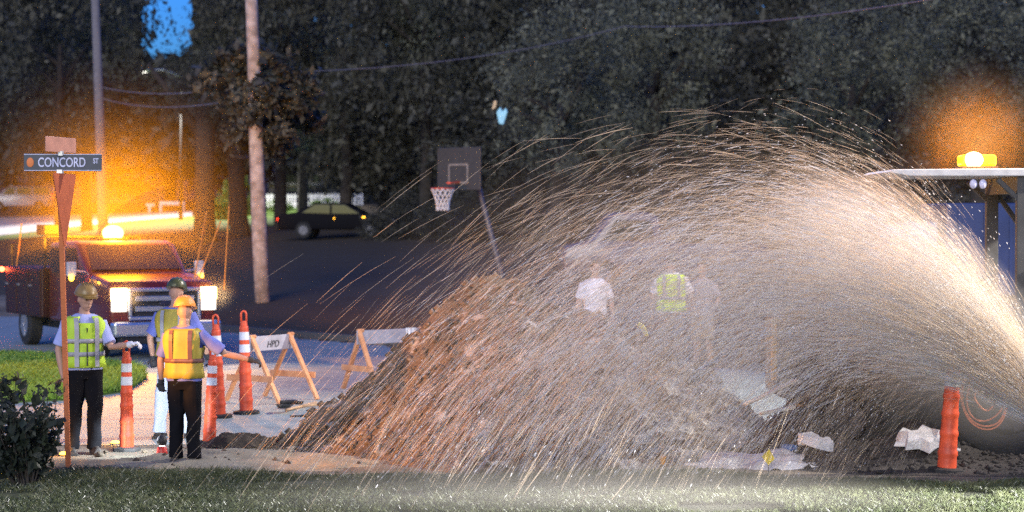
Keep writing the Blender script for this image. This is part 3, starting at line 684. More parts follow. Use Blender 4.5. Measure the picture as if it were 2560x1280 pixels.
# ================================================================ STREET SIGN
sb = G(172, 1168); t = empty('street_sign', sb, 0, 'tall street sign post with a CONCORD name blade and a yield sign seen edge-on', 'street sign')
L = lambda px, py: W(px, py, sb.y+.0)-sb
m_post = M('amber_lit_post_steel', (.45, .13, .04), .6, metal=.2, bump=.2)  # amber light on the post put into the steel colour
m = MB(); a_ = L(150, 430); m.bar((0, 0, -.2), (a_.x, 0, a_.z), .05, .035, (0, 1, 0)); m.obj('post', m_post, t, .004)
s = sb.y/F
m_plate = M('sign_plate_green', (.06, .07, .09), .5)
pc = L(157, 406); pl = MB().box(pc, (195*s, .008, 42*s), Matrix.Rotation(R(.8), 3, 'Y')).obj('name_blade', m_plate, t, .003)
fr = MB()
for dz in (-1, 1): fr.box(pc+Vector((0, -.006, dz*20*s)), (193*s, .004, 1.6*s))
fr.obj('blade_border', M('sign_letter', (.60, .62, .80), .5), pl)
m_let = M('sign_letter', (.60, .62, .80), .5)
for (txt, sz, px, py) in (('CONCORD', 33*s, 155, 407), ('ST', 18*s, 240, 403)):
    o = link('lettering', text_mesh(txt, sz, .001, bold=.0018), m_let, pl, L(px, py)+Vector((0, -.010, 0)), (R(90), 0, 0)); o.scale = (.70, 1, 1)
MB().ell(L(76, 406)+Vector((0, -.008, 0)), (9*s, .003, 12*s)).obj('town_emblem', M('emblem_orange', (.7, .2, .05), .5), pl)
pc2 = L(152, 362); MB().box(pc2, (.008, 150*s, 38*s), Matrix.Rotation(R(-17), 3, 'Z')).obj('cross_blade', M('cross_blade_back', (.35, .16, .11), .5), t, .003)
m = MB(); m.box(L(152, 384), (.05, .05, .05)); m.box(L(150, 430), (.06, .06, .05)); m.obj('bracket', M('bracket_alu', (.5, .5, .5), .4, metal=.8), t, .005)
# yield sign, seen from the edge: triangle pointing down
yt = L(150, 434); hy = 180*s; hw = .40
rot = Matrix.Rotation(R(87), 3, 'Z'); tri = [(-hw, 0), (hw, 0), (hw-.01, -.05), (.03, -hy), (-.03, -hy), (-hw+.01, -.05)]
m = MB(); m.prism(tri, -.003, .003); m.v = [tuple(rot @ Vector(p)+yt+Vector((0, 0, -.0))+(rot @ Vector((0, -.045, 0)))) for p in m.v]
m.obj('yield_plate', M('amber_lit_yield_back', (.42, .11, .04), .45, metal=.3), t)  # plate back coloured orange for the amber light on it

# ================================================================ CHANNELIZER CONES
m_or = M('cone_orange', (.45, .06, .025), .5, col2=(.82, .11, .035), scale=7, bump=.15); m_rf = M('cone_reflective', (.62, .66, .72), .35); m_bs = M('cone_base_rubber', (.02, .02, .02), .8)
def cone_proto():
    e = empty('channelizer_cone', (0, 0, 0), 0, 'x', 'traffic cone')
    H = 1.0; rs = []
    def rad(z): return .078+(.050-.078)*z/H
    for z in np.arange(.03, H+.001, .02):
        dr = 0
        for rg in (.16, .32, .48, .62): 
            if abs(z-rg) < .012: dr = .007
        rs.append((z, rad(z)+dr, rad(z)+dr, 0))
    rs += [(H+.005, .03, .03, 0)]
    MB().rings(rs, 24, expo=2).obj('body', m_or, e, smooth=True)
    MB().rings([(H+.0, .043, .043, 0), (H+.05, .036, .036, 0), (H+.055, .030, .030, 0)], 16, expo=2).obj('neck', m_or, e)
    m = MB(); m.tube([(-.028, 0, H+.03), (-.03, 0, H+.13), (-.02, 0, H+.155), (0, 0, H+.165), (.02, 0, H+.155), (.03, 0, H+.13), (.028, 0, H+.03)], .012, 8); m.obj('handle', m_or, e, smooth=True)
    for z0, z1 in ((.70, .79), (.84, .93)):
        MB().rings([(z0, rad(z0)-.002, rad(z0)-.002, 0), (z0, rad(z0)+.003, rad(z0)+.003, 0), (z1, rad(z1)+.003, rad(z1)+.003, 0), (z1, rad(z1)-.002, rad(z1)-.002, 0)], 24, expo=2).obj('reflective_band', m_rf, e, smooth=False)
    MB().rings([(0, .15, .15, 0), (.035, .15, .15, 0), (.045, .09, .09, 0)], 8, expo=2.6).obj('base', m_bs, e, .005)
    return e
def copy_tree(o, par=None):
    c = o.copy(); COL.objects.link(c); c.parent = par
    for ch in [x for x in bpy.data.objects if x.parent == o]: copy_tree(ch, c)
    return c
cp = cone_proto(); GC = 'tall orange channelizer cones'
for k, (px, py, sc, lean, lb) in enumerate([(317, 1128, 1.0, 0, 'orange channelizer cone topped by the gloved hand of the left worker'),
        (523, 1112, .93, R(2.5), 'orange channelizer cone directly right of the worker in the orange-lit vest'),
        (548, 1045, 1.10, R(-2), 'orange channelizer cone half hidden behind the cone beside the worker'),
        (616, 1036, 1.12, R(-1.5), 'orange channelizer cone held by the dark-sleeved arm, in front of the barricade'),
        (2366, 1182, 1.2, R(3.5), 'orange channelizer cone standing alone in the spray at the right, before the tractor')]):
    o = cp if k == 0 else copy_tree(cp)
    o.location = G(px, py); o.scale = (sc,)*3; o.rotation_euler = (0, lean, k); prop(o, lb, 'traffic cone', GC)
    o.rotation_euler = (0, lean, 0)

# ================================================================ BARRICADES
m_wood = M('barricade_orange_wood', (.62, .25, .10), .65, col2=(.78, .38, .18), scale=6); m_bd = M('barricade_board', (.42, .40, .44), .6); m_blackp = M('black_paint', (.03, .03, .03), .7)
def barricade(left, right, sp, hl, label, txt=None, cloth=False):
    """left/right apex foot centres (world), sp = leg spread"""
    e = empty('barricade', (left+right)/2, 0, label, 'barricade', 'A-frame street barricades')
    a, b = left-e.location, right-e.location; ax = (b-a).normalized(); sd = Vector((-ax.y, ax.x, 0))
    for j, p in enumerate((a, b)):
        tp_ = p+Vector((0, 0, hl))
        for sg in (-1, 1):
            f = p+sd*sg*sp/2; m = MB().bar(f+Vector((0, 0, .01))+ax*.02*sg, tp_+(tp_-f)*.03+ax*.02*sg, .038, .07, ax); m.obj('leg', m_wood, e, .004)
        q = tp_*.38+p*.62-ax*.055*(1 if j == 0 else -1)*1
        MB().bar(q-sd*sp*.40, q+sd*sp*.42, .085, .025, ax).obj('cross_brace', m_wood, e, .003)
    # top board
    c = (a+b)/2+Vector((0, 0, hl-.09)); rot = Matrix((ax, sd, Vector((0, 0, 1)))).transposed(); Ln = (b-a).length
    bd = MB().box(c-sd*.0, (Ln+.12, .025, .20), rot).obj('board', m_bd, e, .003)
    n = 0
    for u in (.28,):
        m = MB(); o_ = c+ax*(Ln/2-.12)-sd*.015; m.add([o_+ax*-.1+Vector((0, 0, -.1)), o_+ax*.02+Vector((0, 0, -.1)), o_+ax*.14+Vector((0, 0, .1)), o_+ax*.02+Vector((0, 0, .1))], [(0, 1, 2, 3)]); st = m.obj('stripe', M('stripe_grey', (.22, .2, .24), .6), bd)
        sol = st.modifiers.new('s', 'SOLIDIFY'); sol.thickness = .003
    if txt:
        o = link('lettering', text_mesh(txt, .13, .001, .25), m_blackp, bd, c-sd*.018+Vector((0, 0, -.02))+ax*-.0, (R(90), 0, math.atan2(ax.y, ax.x)))
    if cloth:
        m = MB(); q = c+ax*(Ln*.30); U = []
        for i in range(9):
            for j in range(7):
                U.append(q+ax*(i/8-.5)*.2+Vector((0, 0, .11-j*.045))-sd*(.02+.02*math.sin(i*2.2+j*.4)*(.3+j/7)))
        m.add(U, [(i*7+j, i*7+j+1, (i+1)*7+j+1, (i+1)*7+j) for i in range(8) for j in range(6)])
        o = m.obj('hanging_cloth', m_white); o.location = e.location; prop(o, 'white rag draped over the end of the right barricade board', 'cloth')
        o.modifiers.new('s', 'SOLIDIFY').thickness = .004
    return e
A1 = G(632, 1008); B1 = G(727, 996)
barricade(A1, B1, .95, .88, 'orange A-frame barricade marked HPD behind the cones', 'HPD')
A2 = G(901, 978); B2 = on_ground(1056, A2.y+.75)
barricade(A2, B2, .88, .86, 'orange A-frame barricade partly buried by the left slope of the soil heap', None, True)

# shovels and small ground things
def shovel(a, b, label, blade=True):
    e = empty('shovel', a, 0, label, 'shovel'); v = b-a
    MB().tube([(0, 0, 0), tuple(v)], .017, 8).obj('handle', M('shovel_handle', (.5, .32, .18), .6), e, smooth=True)
    d = v.normalized(); sd = Vector((-d.y, d.x, 0)).normalized(); m = MB()
    P = []; n1 = 8
    for i in range(n1):
        q = i/(n1-1); wv = .11*math.sin(math.pi*min(1, q*.62+.38))*(1.0 if q < .7 else (1-(q-.7)/.45)); 
        for j in range(5):
            u = j/4*2-1; P.append(-d*q*.30+sd*u*wv*1.0+Vector((0, 0, .02+.05*u*u+.03*q)))
    m.add(P, [(i*5+j, i*5+j+1, (i+1)*5+j+1, (i+1)*5+j) for i in range(n1-1) for j in range(4)])
    o = m.obj('blade', m_blk, e, smooth=True); o.modifiers.new('s', 'SOLIDIFY').thickness = .006
    return e
pa = G(752, 1022)+Vector((0, 0, .03)); shovel(pa, G(850, 1016)+Vector((0, 0, .05)), 'shovel lying at the left foot of the heap with its handle pointing right')
pa = G(715, 1032)+Vector((0, 0, .03)); shovel(pa, G(790, 1012)+Vector((0, 0, .03)), 'dark-bladed shovel lying below the front barricade leg')
MB()
o = MB().tube([(0, 0, 0), (.25, .02, .01), (.36, 0, .012)], [.012, .012, .02], 7).obj('steel_bar', m_blk, loc=G(725, 1044)+Vector((0, 0, .015))); prop(o, 'short black steel bar lying on the sand right of the cones', 'bar')

# ================================================================ PEOPLE
m_skin = M('skin', (.42, .24, .17), .55, var=.06); m_hair = M('hair', (.05, .035, .025), .8)
TOR = [(.86, .170, .115, .0), (.95, .175, .118, 0), (1.05, .165, .112, 0), (1.15, .168, .115, 0), (1.26, .185, .122, 0), (1.36, .198, .118, .005), (1.42, .188, .100, .01), (1.465, .130, .078, .012), (1.50, .070, .062, .012)]
def interp_tor(z):
    zs = [q[0] for q in TOR]; return [float(np.interp(z, zs, [q[i] for q in TOR])) for i in (1, 2, 3)]
def hand(mb, wr, d, side, curl=.5, ln=1.0, palm_n=(0, 0, 1)):
    """palm + five fingers; d = hand direction, palm_n = direction fingers curl to"""
    d = Vector(d).normalized(); n = Vector(palm_n); n = (n-d*n.dot(d)).normalized(); s = d.cross(n)*side
    mb.tube([wr-d*.02, wr+d*.03, wr+d*.085], [.026, .036, .036], 10, .55, up=n)
    for k, (o, L_) in enumerate(((-.030, .068), (-.010, .080), (.010, .074), (.030, .056))):
        p0 = wr+d*.075+s*o; p1 = p0+(d*math.cos(curl*.6)+n*math.sin(curl*.6))*L_*.45; p2 = p1+(d*math.cos(curl*1.6)+n*math.sin(curl*1.6))*L_*.33; p3 = p2+(d*math.cos(curl*2.4)+n*math.sin(curl*2.4))*L_*.25
        mb.tube([p0-d*.02, p0, p1, p2, p3], [.010, .010, .0095, .009, .007], 7)
    p0 = wr+d*.02-s*.025; p1 = p0-s*.03+d*.02+n*.01; p2 = p1+d*.032+n*.015; mb.tube([p0, p1, p2], [.013, .012, .009], 7)
def person(loc, rz, label, name='person', sc=1.0, shirt=None, pants=None, arms=None, legs=None, vest=False, helmet=None, glove=None, short_sleeve=True, head=(0, 0, 0), vox=.009, shorts=False, hair=True, longs=False, vest_mat=None, stripe_mat=None, group=None, gloves_side=None):
    e = empty(name, loc, rz, label, 'person', group); e.scale = (sc,)*3
    b = MB()
    # legs
    legs = legs or {-1: ((-.10, 0, .50), (-.12, .02, .09)), 1: ((.10, 0, .50), (.12, .02, .09))}
    arms = arms or {-1: ((-.26, .02, 1.14), (-.27, -.06, .90)), 1: ((.26, .02, 1.14), (.27, -.06, .90))}
    for sg, (kn, an) in legs.items():
        hp = Vector((sg*.09, 0, .90)); kn = Vector(kn); an = Vector(an)
        b.tube([hp, hp.lerp(kn, .5), kn, kn.lerp(an, .35)+Vector((0, .012, 0)), an], [.088, .075, .055, .055, .038], 12)
        b.tube([an+Vector((0, .03, -.04)), an+Vector((sg*.01, -.06, -.055)), an+Vector((sg*.015, -.16, -.07))], [.04, .04, .028], 10, .8)
    b.rings([(q[0], q[1]*.93, q[2]*.93, q[3]) for q in TOR], 20)
    b.tube([(0, .012, 1.46), (0, .0, 1.56)], [.058, .054], 12)
    hx, hy, hz = head; hr = Matrix.Rotation(hz, 3, 'Z') @ Matrix.Rotation(hx, 3, 'X') @ Matrix.Rotation(hy, 3, 'Y'); hc = Vector((0, -.01, 1.66)); piv = Vector((0, .01, 1.56))
    hm = MB()
    hm.ell(hc, (.074, .092, .105)); hm.ell(hc+Vector((0, -.022, -.06)), (.056, .068, .058)); hm.ell(hc+Vector((0, -.055, -.095)), (.026, .03, .022))
    hm.tube([hc+Vector((0, -.088, .012)), hc+Vector((0, -.108, -.028)), hc+Vector((0, -.094, -.036))], [.008, .015, .010], 8)
    for sg in (-1, 1):
        hm.ell(hc+Vector((sg*.076, .012, -.012)), (.010, .02, .033)); hm.ell(hc+Vector((sg*.030, -.080, .022)), (.020, .010, .007))
    hm.ell(hc+Vector((0, -.086, -.062)), (.024, .010, .009))
    def H(m_): m_.v = [tuple(hr @ (Vector(p)-piv)+piv) for p in m_.v]; return m_
    H(hm); b.add(hm.v, hm.f)
    for sg, (el, wr) in arms.items():
        sh = Vector((sg*.185, .01, 1.40)); el = Vector(el); wr = Vector(wr)
        b.tube([sh, sh.lerp(el, .5), el, el.lerp(wr, .4), wr], [.052, .047, .038, .038, .025], 12)
        hd_ = (wr-el).normalized()
        if not (glove and sg in glove): hand(b, wr, hd_, sg, .6, palm_n=(-sg*.7, -.3, -.3) if abs(hd_.z) > .6 else (0, 0, -1))
    remeshed(b, 'body', m_skin, e, vox, 3)
    # face bits
    for sg in (-1, 1):
        m = MB().ell(hc+Vector((sg*.030, -.088, .008)), (.012, .006, .006)); H(m); m.obj('eye', M('eye_dark', (.03, .02, .02), .3), e)
    if hair and not helmet:
        m = MB().ell(hc+Vector((0, .014, .022)), (.082, .094, .098)); H(m); 
        remeshed(m, 'hair', m_hair, e, .012, 1, .003, 20)
    # trousers
    m = MB()
    for sg, (kn, an) in legs.items():
        hp = Vector((sg*.088, 0, .90)); kn = Vector(kn); an = Vector(an)
        if shorts: m.tube([hp, hp.lerp(kn, .5), hp.lerp(kn, .95)], [.105, .105, .10], 14)
        else: m.tube([hp, hp.lerp(kn, .5), kn, kn.lerp(an, .5), an+Vector((0, 0, -.03))], [.108, .098, .082, .076, .075], 14)
    m.rings([(.80, .13, .10, 0), (.88, .185, .128, 0), (.96, .182, .124, 0), (1.02, .172, .118, 0)], 20)
    remeshed(m, 'trousers', pants, e, vox*1.1, 2, .007, 8)
    # boots
    for sg, (kn, an) in legs.items():
        an = Vector(an); m = MB(); m.tube([an+Vector((0, 0, .08)), an+Vector((0, .01, -.02))], [.052, .056], 12)
        m.tube([an+Vector((0, .055, -.045)), an+Vector((sg*.01, -.05, -.045)), an+Vector((sg*.015, -.17, -.055))], [.048, .05, .04], 12, .9)
        m.box(an+Vector((sg*.008, -.055, -.075)), (.09, .27, .03)); remeshed(m, 'boot', M('boot_leather', (.03, .025, .022), .7), e, .01, 2)
    # shirt
    m = MB(); m.rings([(z, w_+.014, d_+.014, y_) for z, w_, d_, y_ in TOR[1:-1]]+[(1.492, .078, .07, .012)], 24)
    m.rings([(.90, .192, .135, 0), (1.0, .19, .132, 0)], 24)
    for sg, (el, wr) in arms.items():
        sh = Vector((sg*.175, .01, 1.405)); el = Vector(el); wr = Vector(wr)
        if short_sleeve: m.tube([sh, sh.lerp(el, .5), sh.lerp(el, .86)], [.070, .070, .074], 14)
        else: m.tube([sh, sh.lerp(el, .5), el, el.lerp(wr, .5), el.lerp(wr, .93)], [.070, .066, .056, .050, .046], 14)
    remeshed(m, 'shirt', shirt, e, vox, 2, .006, 9)
    if glove:
        for sg in glove:
            el, wr = (Vector(q) for q in arms[sg]); g_ = MB(); hd_ = (wr-el).normalized()
            hand(g_, wr, hd_, sg, .9, palm_n=(0, -.4, -1)); g_.tube([wr-hd_*.03, wr+hd_*.02], [.034, .032], 10)
            g_.v = [tuple(wr+(Vector(p)-wr)*1.12) for p in g_.v]
            remeshed(g_, 'glove', glove[sg], e, .007, 2)
    if vest:
        zs = [.93, 1.0, 1.08, 1.16, 1.26, 1.34, 1.40, 1.44, 1.47]; nn = 36; V_ = []; Fc = []
        off = lambda z: .036+.012*max(0, (1.15-z))*3
        for z in zs:
            w_, d_, y_ = interp_tor(z)
            if z > 1.42: d_ += .006
            for k in range(nn):
                a = 2*math.pi*k/nn; o_ = off(z)+.009*math.sin(k*2.1+z*11)*(1 if z < 1.4 else .3)+.009*math.sin(k*5+z*4)
                c_, s_ = math.cos(a), math.sin(a); x = (w_+o_)*math.copysign(abs(c_)**.87, c_); y = y_+(d_+o_)*math.copysign(abs(s_)**.87, s_)
                V_.append((x, y, z))
        for i in range(len(zs)-1):
            for k in range(nn):
                k2 = (k+1) % nn
                a = 2*math.pi*(k+.5)/nn; side = abs(math.cos(a))
                if zs[i] >= 1.25 and zs[i] < 1.40 and side > .90: continue     # arm holes
                if zs[i] >= 1.39 and math.sin(a) < 0 and abs(math.cos(a)) < .35: continue   # neck opening
                Fc.append((i*nn+k, i*nn+k2, (i+1)*nn+k2, (i+1)*nn+k))
        v_ = MB().add(V_, Fc).obj('vest', vest_mat, e, smooth=True); v_.modifiers.new('s', 'SOLIDIFY').thickness = .008
        def band(z0, z1, nm='reflective_stripe'):
            U = []; 
            for z in (z0, (z0+z1)/2, z1):
                w_, d_, y_ = interp_tor(z)
                for k in range(nn):
                    a = 2*math.pi*k/nn; o_ = off(z)+.013+.009*math.sin(k*2.1+z*11)+.009*math.sin(k*5+z*4); c_, s_ = math.cos(a), math.sin(a)
                    U.append(((w_+o_)*math.copysign(abs(c_)**.87, c_), y_+(d_+o_)*math.copysign(abs(s_)**.87, s_), z))
            s_o = MB().add(U, [(i*nn+k, i*nn+(k+1) % nn, (i+1)*nn+(k+1) % nn, (i+1)*nn+k) for i in range(2) for k in range(nn)]).obj(nm, stripe_mat, v_, smooth=True)
            s_o.modifiers.new('s', 'SOLIDIFY').thickness = .004
        for (z0, z1) in vest: band(z0, z1)
        for sg in (-1, 1):
            for fb in (-1, 1):
                U = []; zz = [.94 if fb < 0 else 1.14, 1.14, 1.24, 1.34, 1.41, 1.455]
                zz = sorted(set(zz+[.94, 1.03] if fb < 0 else zz))
                for z in zz:
                    w_, d_, y_ = interp_tor(z); o_ = off(z)+.016
                    for x in (sg*.085, sg*.13):
                        xx = x; q = max(0, 1-abs(xx/(w_+o_))**2.3)**(1/2.3); U.append((xx, y_+fb*(d_+o_)*q+fb*.002, z))
                n_ = len(zz); s_o = MB().add(U, [(2*i, 2*i+1, 2*i+3, 2*i+2) for i in range(n_-1)]).obj('shoulder_stripe', stripe_mat, v_)
                s_o.modifiers.new('s', 'SOLIDIFY').thickness = .004
        w_, d_, y_ = interp_tor(1.15); MB().box((0, -d_-.050, 1.15), (.012, .008, .40)).obj('zip', m_blk, v_)
    if helmet:
        m = MB(); hc2 = hc+Vector((0, .004, .03)); rs = []
        for q in np.linspace(0, 1, 9): 
            ph = q*math.pi/2; rs.append((hc2.z+.02+.115*math.sin(ph), .112*math.cos(ph)**.8+.002, .132*math.cos(ph)**.8+.002, hc2.y))
        m.rings(rs, 24, expo=2.1); H(m); ho = m.obj('hard_hat', helmet, e, smooth=True)
        m = MB().rings([(hc2.z+.012, .118, .14, hc2.y-.0), (hc2.z+.022, .122, .145, hc2.y-.004), (hc2.z+.03, .112, .134, hc2.y)], 24, expo=2.1)
        m.rings([(hc2.z+.008, .085, .06, hc2.y-.115), (hc2.z+.018, .085, .06, hc2.y-.115)], 18, expo=2.1); H(m); m.obj('brim', helmet, ho)
        m = MB()
        for x in (-.045, -.022, 0, .022, .045):
            P = [Vector((x, hc2.y+.125*math.cos(a)*.9, hc2.z+.03+.112*math.sin(a)*(1-abs(x)*1.6))) for a in np.linspace(.5, 2.7, 9)]; m.tube(P, .007, 6)
        H(m); m.obj('ridge', helmet, ho)
    return e
m_lime = M('vest_lime', (.42, .62, .04), .6, var=.08); m_silver = M('stripe_silver', (.30, .30, .32), .4); m_ltblue = M('shirt_blue_grey', (.32, .36, .62), .8)
m_lime2 = M('vest_lime_amber_lit', (.34, .28, .04), .6, var=.08); m_dk = M('dark_jeans', (.008, .008, .01), 1, spec=.1); m_blu = M('shirt_blue', (.12, .15, .45), .8); m_wh = M('shirt_white', (.75, .75, .8), .8); m_gtee = M('shirt_grey', (.40, .38, .44), .8)  # second lime shifted to orange for the amber light on the vests
m_lpant = M('pale_work_trousers', (.55, .62, .72), .8); m_brn = M('brown_trousers', (.16, .11, .09), .9)
m_hyel = M('hard_hat_tan', (.25, .16, .05), .35, spec=.5); m_horg = M('hard_hat_orange', (.75, .30, .04), .35, spec=.5); m_hgrn = M('hard_hat_olive', (.06, .065, .02), .35, spec=.5)
m_glw = M('glove_white', (.7, .7, .75), .8); m_glb = M('glove_black', (.03, .03, .035), .7); m_vsd = M('stripe_dark', (.14, .07, .06), .5)
# left worker, turned a little to his left, one hand on the cone
p1 = G(212, 1136)
person(p1, R(22), 'worker in a lime vest and tan hard hat holding the top of the leftmost cone', sc=.985, shirt=m_ltblue, pants=m_dk,
    arms={1: ((.26, -.12, 1.14), (.44, -.26, 1.17)), -1: ((-.27, .02, 1.12), (-.24, -.03, .86))}, legs={-1: ((-.10, .0, .50), (-.13, .03, .09)), 1: ((.10, -.05, .50), (.10, .03, .09))},
    vest=[(1.19, 1.235), (1.05, 1.095)], helmet=m_hyel, glove={1: m_glw}, head=(R(12), 0, R(15)), vest_mat=m_lime, stripe_mat=m_silver, vox=.008)
# centre worker, back to camera, right arm out to the cone
p2 = G(462, 1158)
person(p2, R(172), 'worker seen from behind in orange-lit vest and orange hard hat reaching for a cone', sc=.925, shirt=m_blu, pants=m_dk, short_sleeve=True,
    arms={-1: ((-.44, -.06, 1.19), (-.70, -.16, 1.12)), 1: ((.26, .03, 1.12), (.27, -.02, .88))}, legs={-1: ((-.10, 0, .50), (-.11, .03, .09)), 1: ((.09, 0, .50), (.09, .03, .09))},
    vest=[(1.10, 1.145)], helmet=m_horg, glove={-1: m_glb, 1: m_glb}, head=(R(10), R(4), R(-8)), vest_mat=m_lime2, stripe_mat=m_vsd, vox=.008)
p3 = G(440, 1094)
person(p3, R(170), 'worker in an olive hard hat and pale trousers standing close behind the orange-lit worker', sc=.99, shirt=m_blu, pants=m_lpant,
    arms={-1: ((-.30, .0, 1.15), (-.34, -.12, .93)), 1: ((.30, .02, 1.14), (.29, -.05, .90))}, vest=[(1.10, 1.145)], helmet=m_hgrn, glove={-1: m_glb, 1: m_glb}, head=(R(14), 0, 0), vest_mat=m_lime2, stripe_mat=m_silver, vox=.01,
    legs={-1: ((-.13, 0, .50), (-.16, .03, .09)), 1: ((.16, 0, .50), (.19, .03, .09))})
def stand(px, d): q = on_ground(px, d); return q
person(stand(1678, 28.3), R(178), 'bystander from behind in a bright lime vest beyond the heap, seen through the spray', sc=.97, shirt=m_wh, pants=m_brn, vest=[(1.10, 1.145)], vest_mat=M('vest_bright', (.60, .85, .04), .6), stripe_mat=m_silver, vox=.014,
    arms={-1: ((-.29, .02, 1.16), (-.33, -.02, .93)), 1: ((.27, .02, 1.14), (.28, -.03, .92))})
person(stand(1488, 28.8), R(10), 'bystander in a white T-shirt visible above the crest of the heap', sc=.93, shirt=m_wh, pants=m_brn, vox=.014)
person(stand(1757, 28.8), R(-30), 'bystander in a grey T-shirt just right of the bright lime vest', sc=.90, shirt=m_gtee, pants=M('tan_shorts', (.4, .3, .2), .8), shorts=True, vox=.014, arms={-1: ((-.28, .02, 1.16), (-.18, -.2, 1.05)), 1: ((.29, -.02, 1.16), (.33, -.2, 1.10))})

# ground lantern, work lights between the workers
pl_ = G(405, 1140); e = empty('work_lantern', pl_, 0, 'small red and black lantern on the ground beside the central worker', 'lantern')
MB().rings([(0, .055, .055, 0), (.02, .06, .06, 0), (.08, .05, .05, 0), (.10, .035, .035, 0)], 16, expo=2).obj('base', M('red_plastic', (.5, .04, .03), .4), e, smooth=True)
MB().ell((0, 0, .155), (.055, .055, .06)).obj('head', m_blk, e, smooth=True)
MB().rings([(.10, .03, .03, 0), (.115, .03, .03, 0)], 12, expo=2).obj('lamp_ring', M('lantern_lens', (1, 1, 1), .2, emit=(.85, .93, 1), estr=30), e)
add_light('lantern_light', 'SPOT', pl_+Vector((-.06, -.05, .28)), 55, (.80, .90, 1), .03, target=pl_+Vector((-.34, .12, 0)), cone=R(110), blend=.6)
add_light('lantern_uplight', 'SPOT', pl_+Vector((.0, .06, .2)), 60, (.80, .90, 1), .03, target=p3+Vector((0, 0, .5)), cone=R(60), blend=.6)
for k, (px, py, lb) in enumerate([(288, 1112, 'small glowing amber flasher on the pavement left of the front cone'), (160, 1140, 'small glowing amber flasher at the foot of the sign post')]):
    q = G(px, py); e = empty('amber_flasher', q, 0, lb, 'warning light', 'amber flashers on the ground')
    MB().rings([(0, .06, .06, 0), (.015, .06, .06, 0)], 14, expo=2).obj('base', m_blk, e)
    MB().ell((0, 0, .02), (.045, .045, .025)).obj('lens', M('flasher_lens', (1, .5, .05), .3, emit=(1, .45, .03), estr=9), e)
    add_light('flasher_light', 'POINT', q+Vector((0, -.05, .12)), 1.2, (1, .45, .05), .03)

# ================================================================ TRACTOR (right)
m_td = M('tractor_dark', (.03, .03, .03), .6, col2=(.06, .06, .06), scale=3); m_ty = M('tractor_yellow', (.50, .32, .03), .5)
tr = on_ground(2465, 20.9); tr.z = 0; xo = 4.98
t = empty('tractor', (xo, 21.2, 0), 0, 'dark tractor loader with a flat canopy roof and glowing amber lightbar in the spray', 'tractor')
def LX(px, d=21.2): return (px-1280)/F*d-xo
MB().prism([(LX(1925), .62), (LX(1925), 1.42), (LX(1960), 1.50), (LX(2250), 1.56), (LX(2380), 1.5), (LX(2380), .5), (LX(2000), .5)], -.40, .40).obj('engine_hood', m_td, t, .04, seg=3)
MB().box((LX(2270), 0, .40), (2.3, .84, .58)).obj('lower_frame', m_td, t, .03)
MB().box((LX(1925), -.36, 1.10), (.06, .07, .66)).obj('front_guard', m_ty, t, .01)
for k in range(5): MB().box((LX(1990)+k*.13, -.405, 1.1), (.05, .02, .35)).obj('vent_slot', m_blk, t)
MB().prism([(LX(2380), .5), (LX(2380), .95), (LX(2600), 1.05), (LX(2700), 1.05), (LX(2700), .45)], -.5, .5).obj('platform', m_td, t, .03)
rz_ = W(0, 428, 21.2).z
MB().prism([(LX(2185), rz_-.03), (LX(2200), rz_+.0), (LX(2800), rz_+.02), (LX(2800), rz_-.07), (LX(2240), rz_-.07)], -.75, .75).obj('canopy_roof', M('canopy_top', (.5, .5, .5), .45), t, .012)
m = MB()
for y in (-.66, .66):
    MB().bar((LX(2516), y, rz_-.15), (LX(2600), y, rz_-.65), .05, .06, (0, 1, 0)).obj('canopy_brace', m_td, t, .006)
    MB().bar((LX(2516), y, rz_-.35), (LX(2455), y, rz_-.10), .05, .06, (0, 1, 0)).obj('canopy_brace', m_td, t, .006)
for y in (-.66, .66): MB().bar((LX(2516), y, .9), (LX(2516), y, rz_-.07), .13, .09, (0, 1, 0)).obj('canopy_post', m_td, t, .006)
MB().box((LX(2620), 0, rz_-.16), (1.0, 1.3, .17)).obj('canopy_frame', m_td, t)
for px in (2395, 2418, 2530, 2548): MB().ell((LX(px), -.70, rz_-.15), (.04, .03, .05)).obj('work_light', M('work_lamp_glass', (.5, .5, .65), .2), t)
MB().box((LX(2600), .1, 1.3), (.5, .5, .12)).box((LX(2650), .1, 1.6), (.12, .5, .55)).obj('seat', m_blk, t, .03)
MB().tube([(LX(2400), 0, 1.4), (LX(2450), 0, 1.75)], .03, 8).obj('steering_column', m_blk, t)
m = MB(); cst = Vector((LX(2452), 0, 1.77)); rs_ = Matrix.Rotation(R(-30), 3, 'Y')
m.tube([cst+rs_ @ Vector((math.cos(a)*.19, math.sin(a)*.19, 0)) for a in np.linspace(0, 6.283, 20)], .014, 6); m.obj('steering_wheel', m_blk, t)
MB().ell((LX(2550), -.72, W(0, 672, 21.2).z), (.10, .05, .05)).obj('mirror', m_wh, t, smooth=True)
m_rr = M('rim_dark', (.03, .025, .025), .6)
for y in (-.78, .62):
    wheel(t, (LX(2465), y, .66), .66, .36, rim=m_rr); wheel(t, (LX(2080), y*.9, .40), .40, .24, rim=m_rr)
m = MB()
for rad_, a0, a1 in ((.12, 1, 5.6), (.23, .3, 6.1), (.28, 1.2, 7.2), (.30, 2.6, 6.0)): m.tube([((2465-1280)/F*20.2-xo+math.cos(a)*(rad_+.012*math.sin(a*3+rad_*40))*.8, -.985+.01*math.sin(a*2), .66+math.sin(a)*(rad_+.015*math.sin(a*2+rad_*30))*1.15) for a in np.linspace(a0, a1, 30)], .009, 6)
m.obj('rim_ring', M('ring_orange', (.8, .25, .10), .5), t)
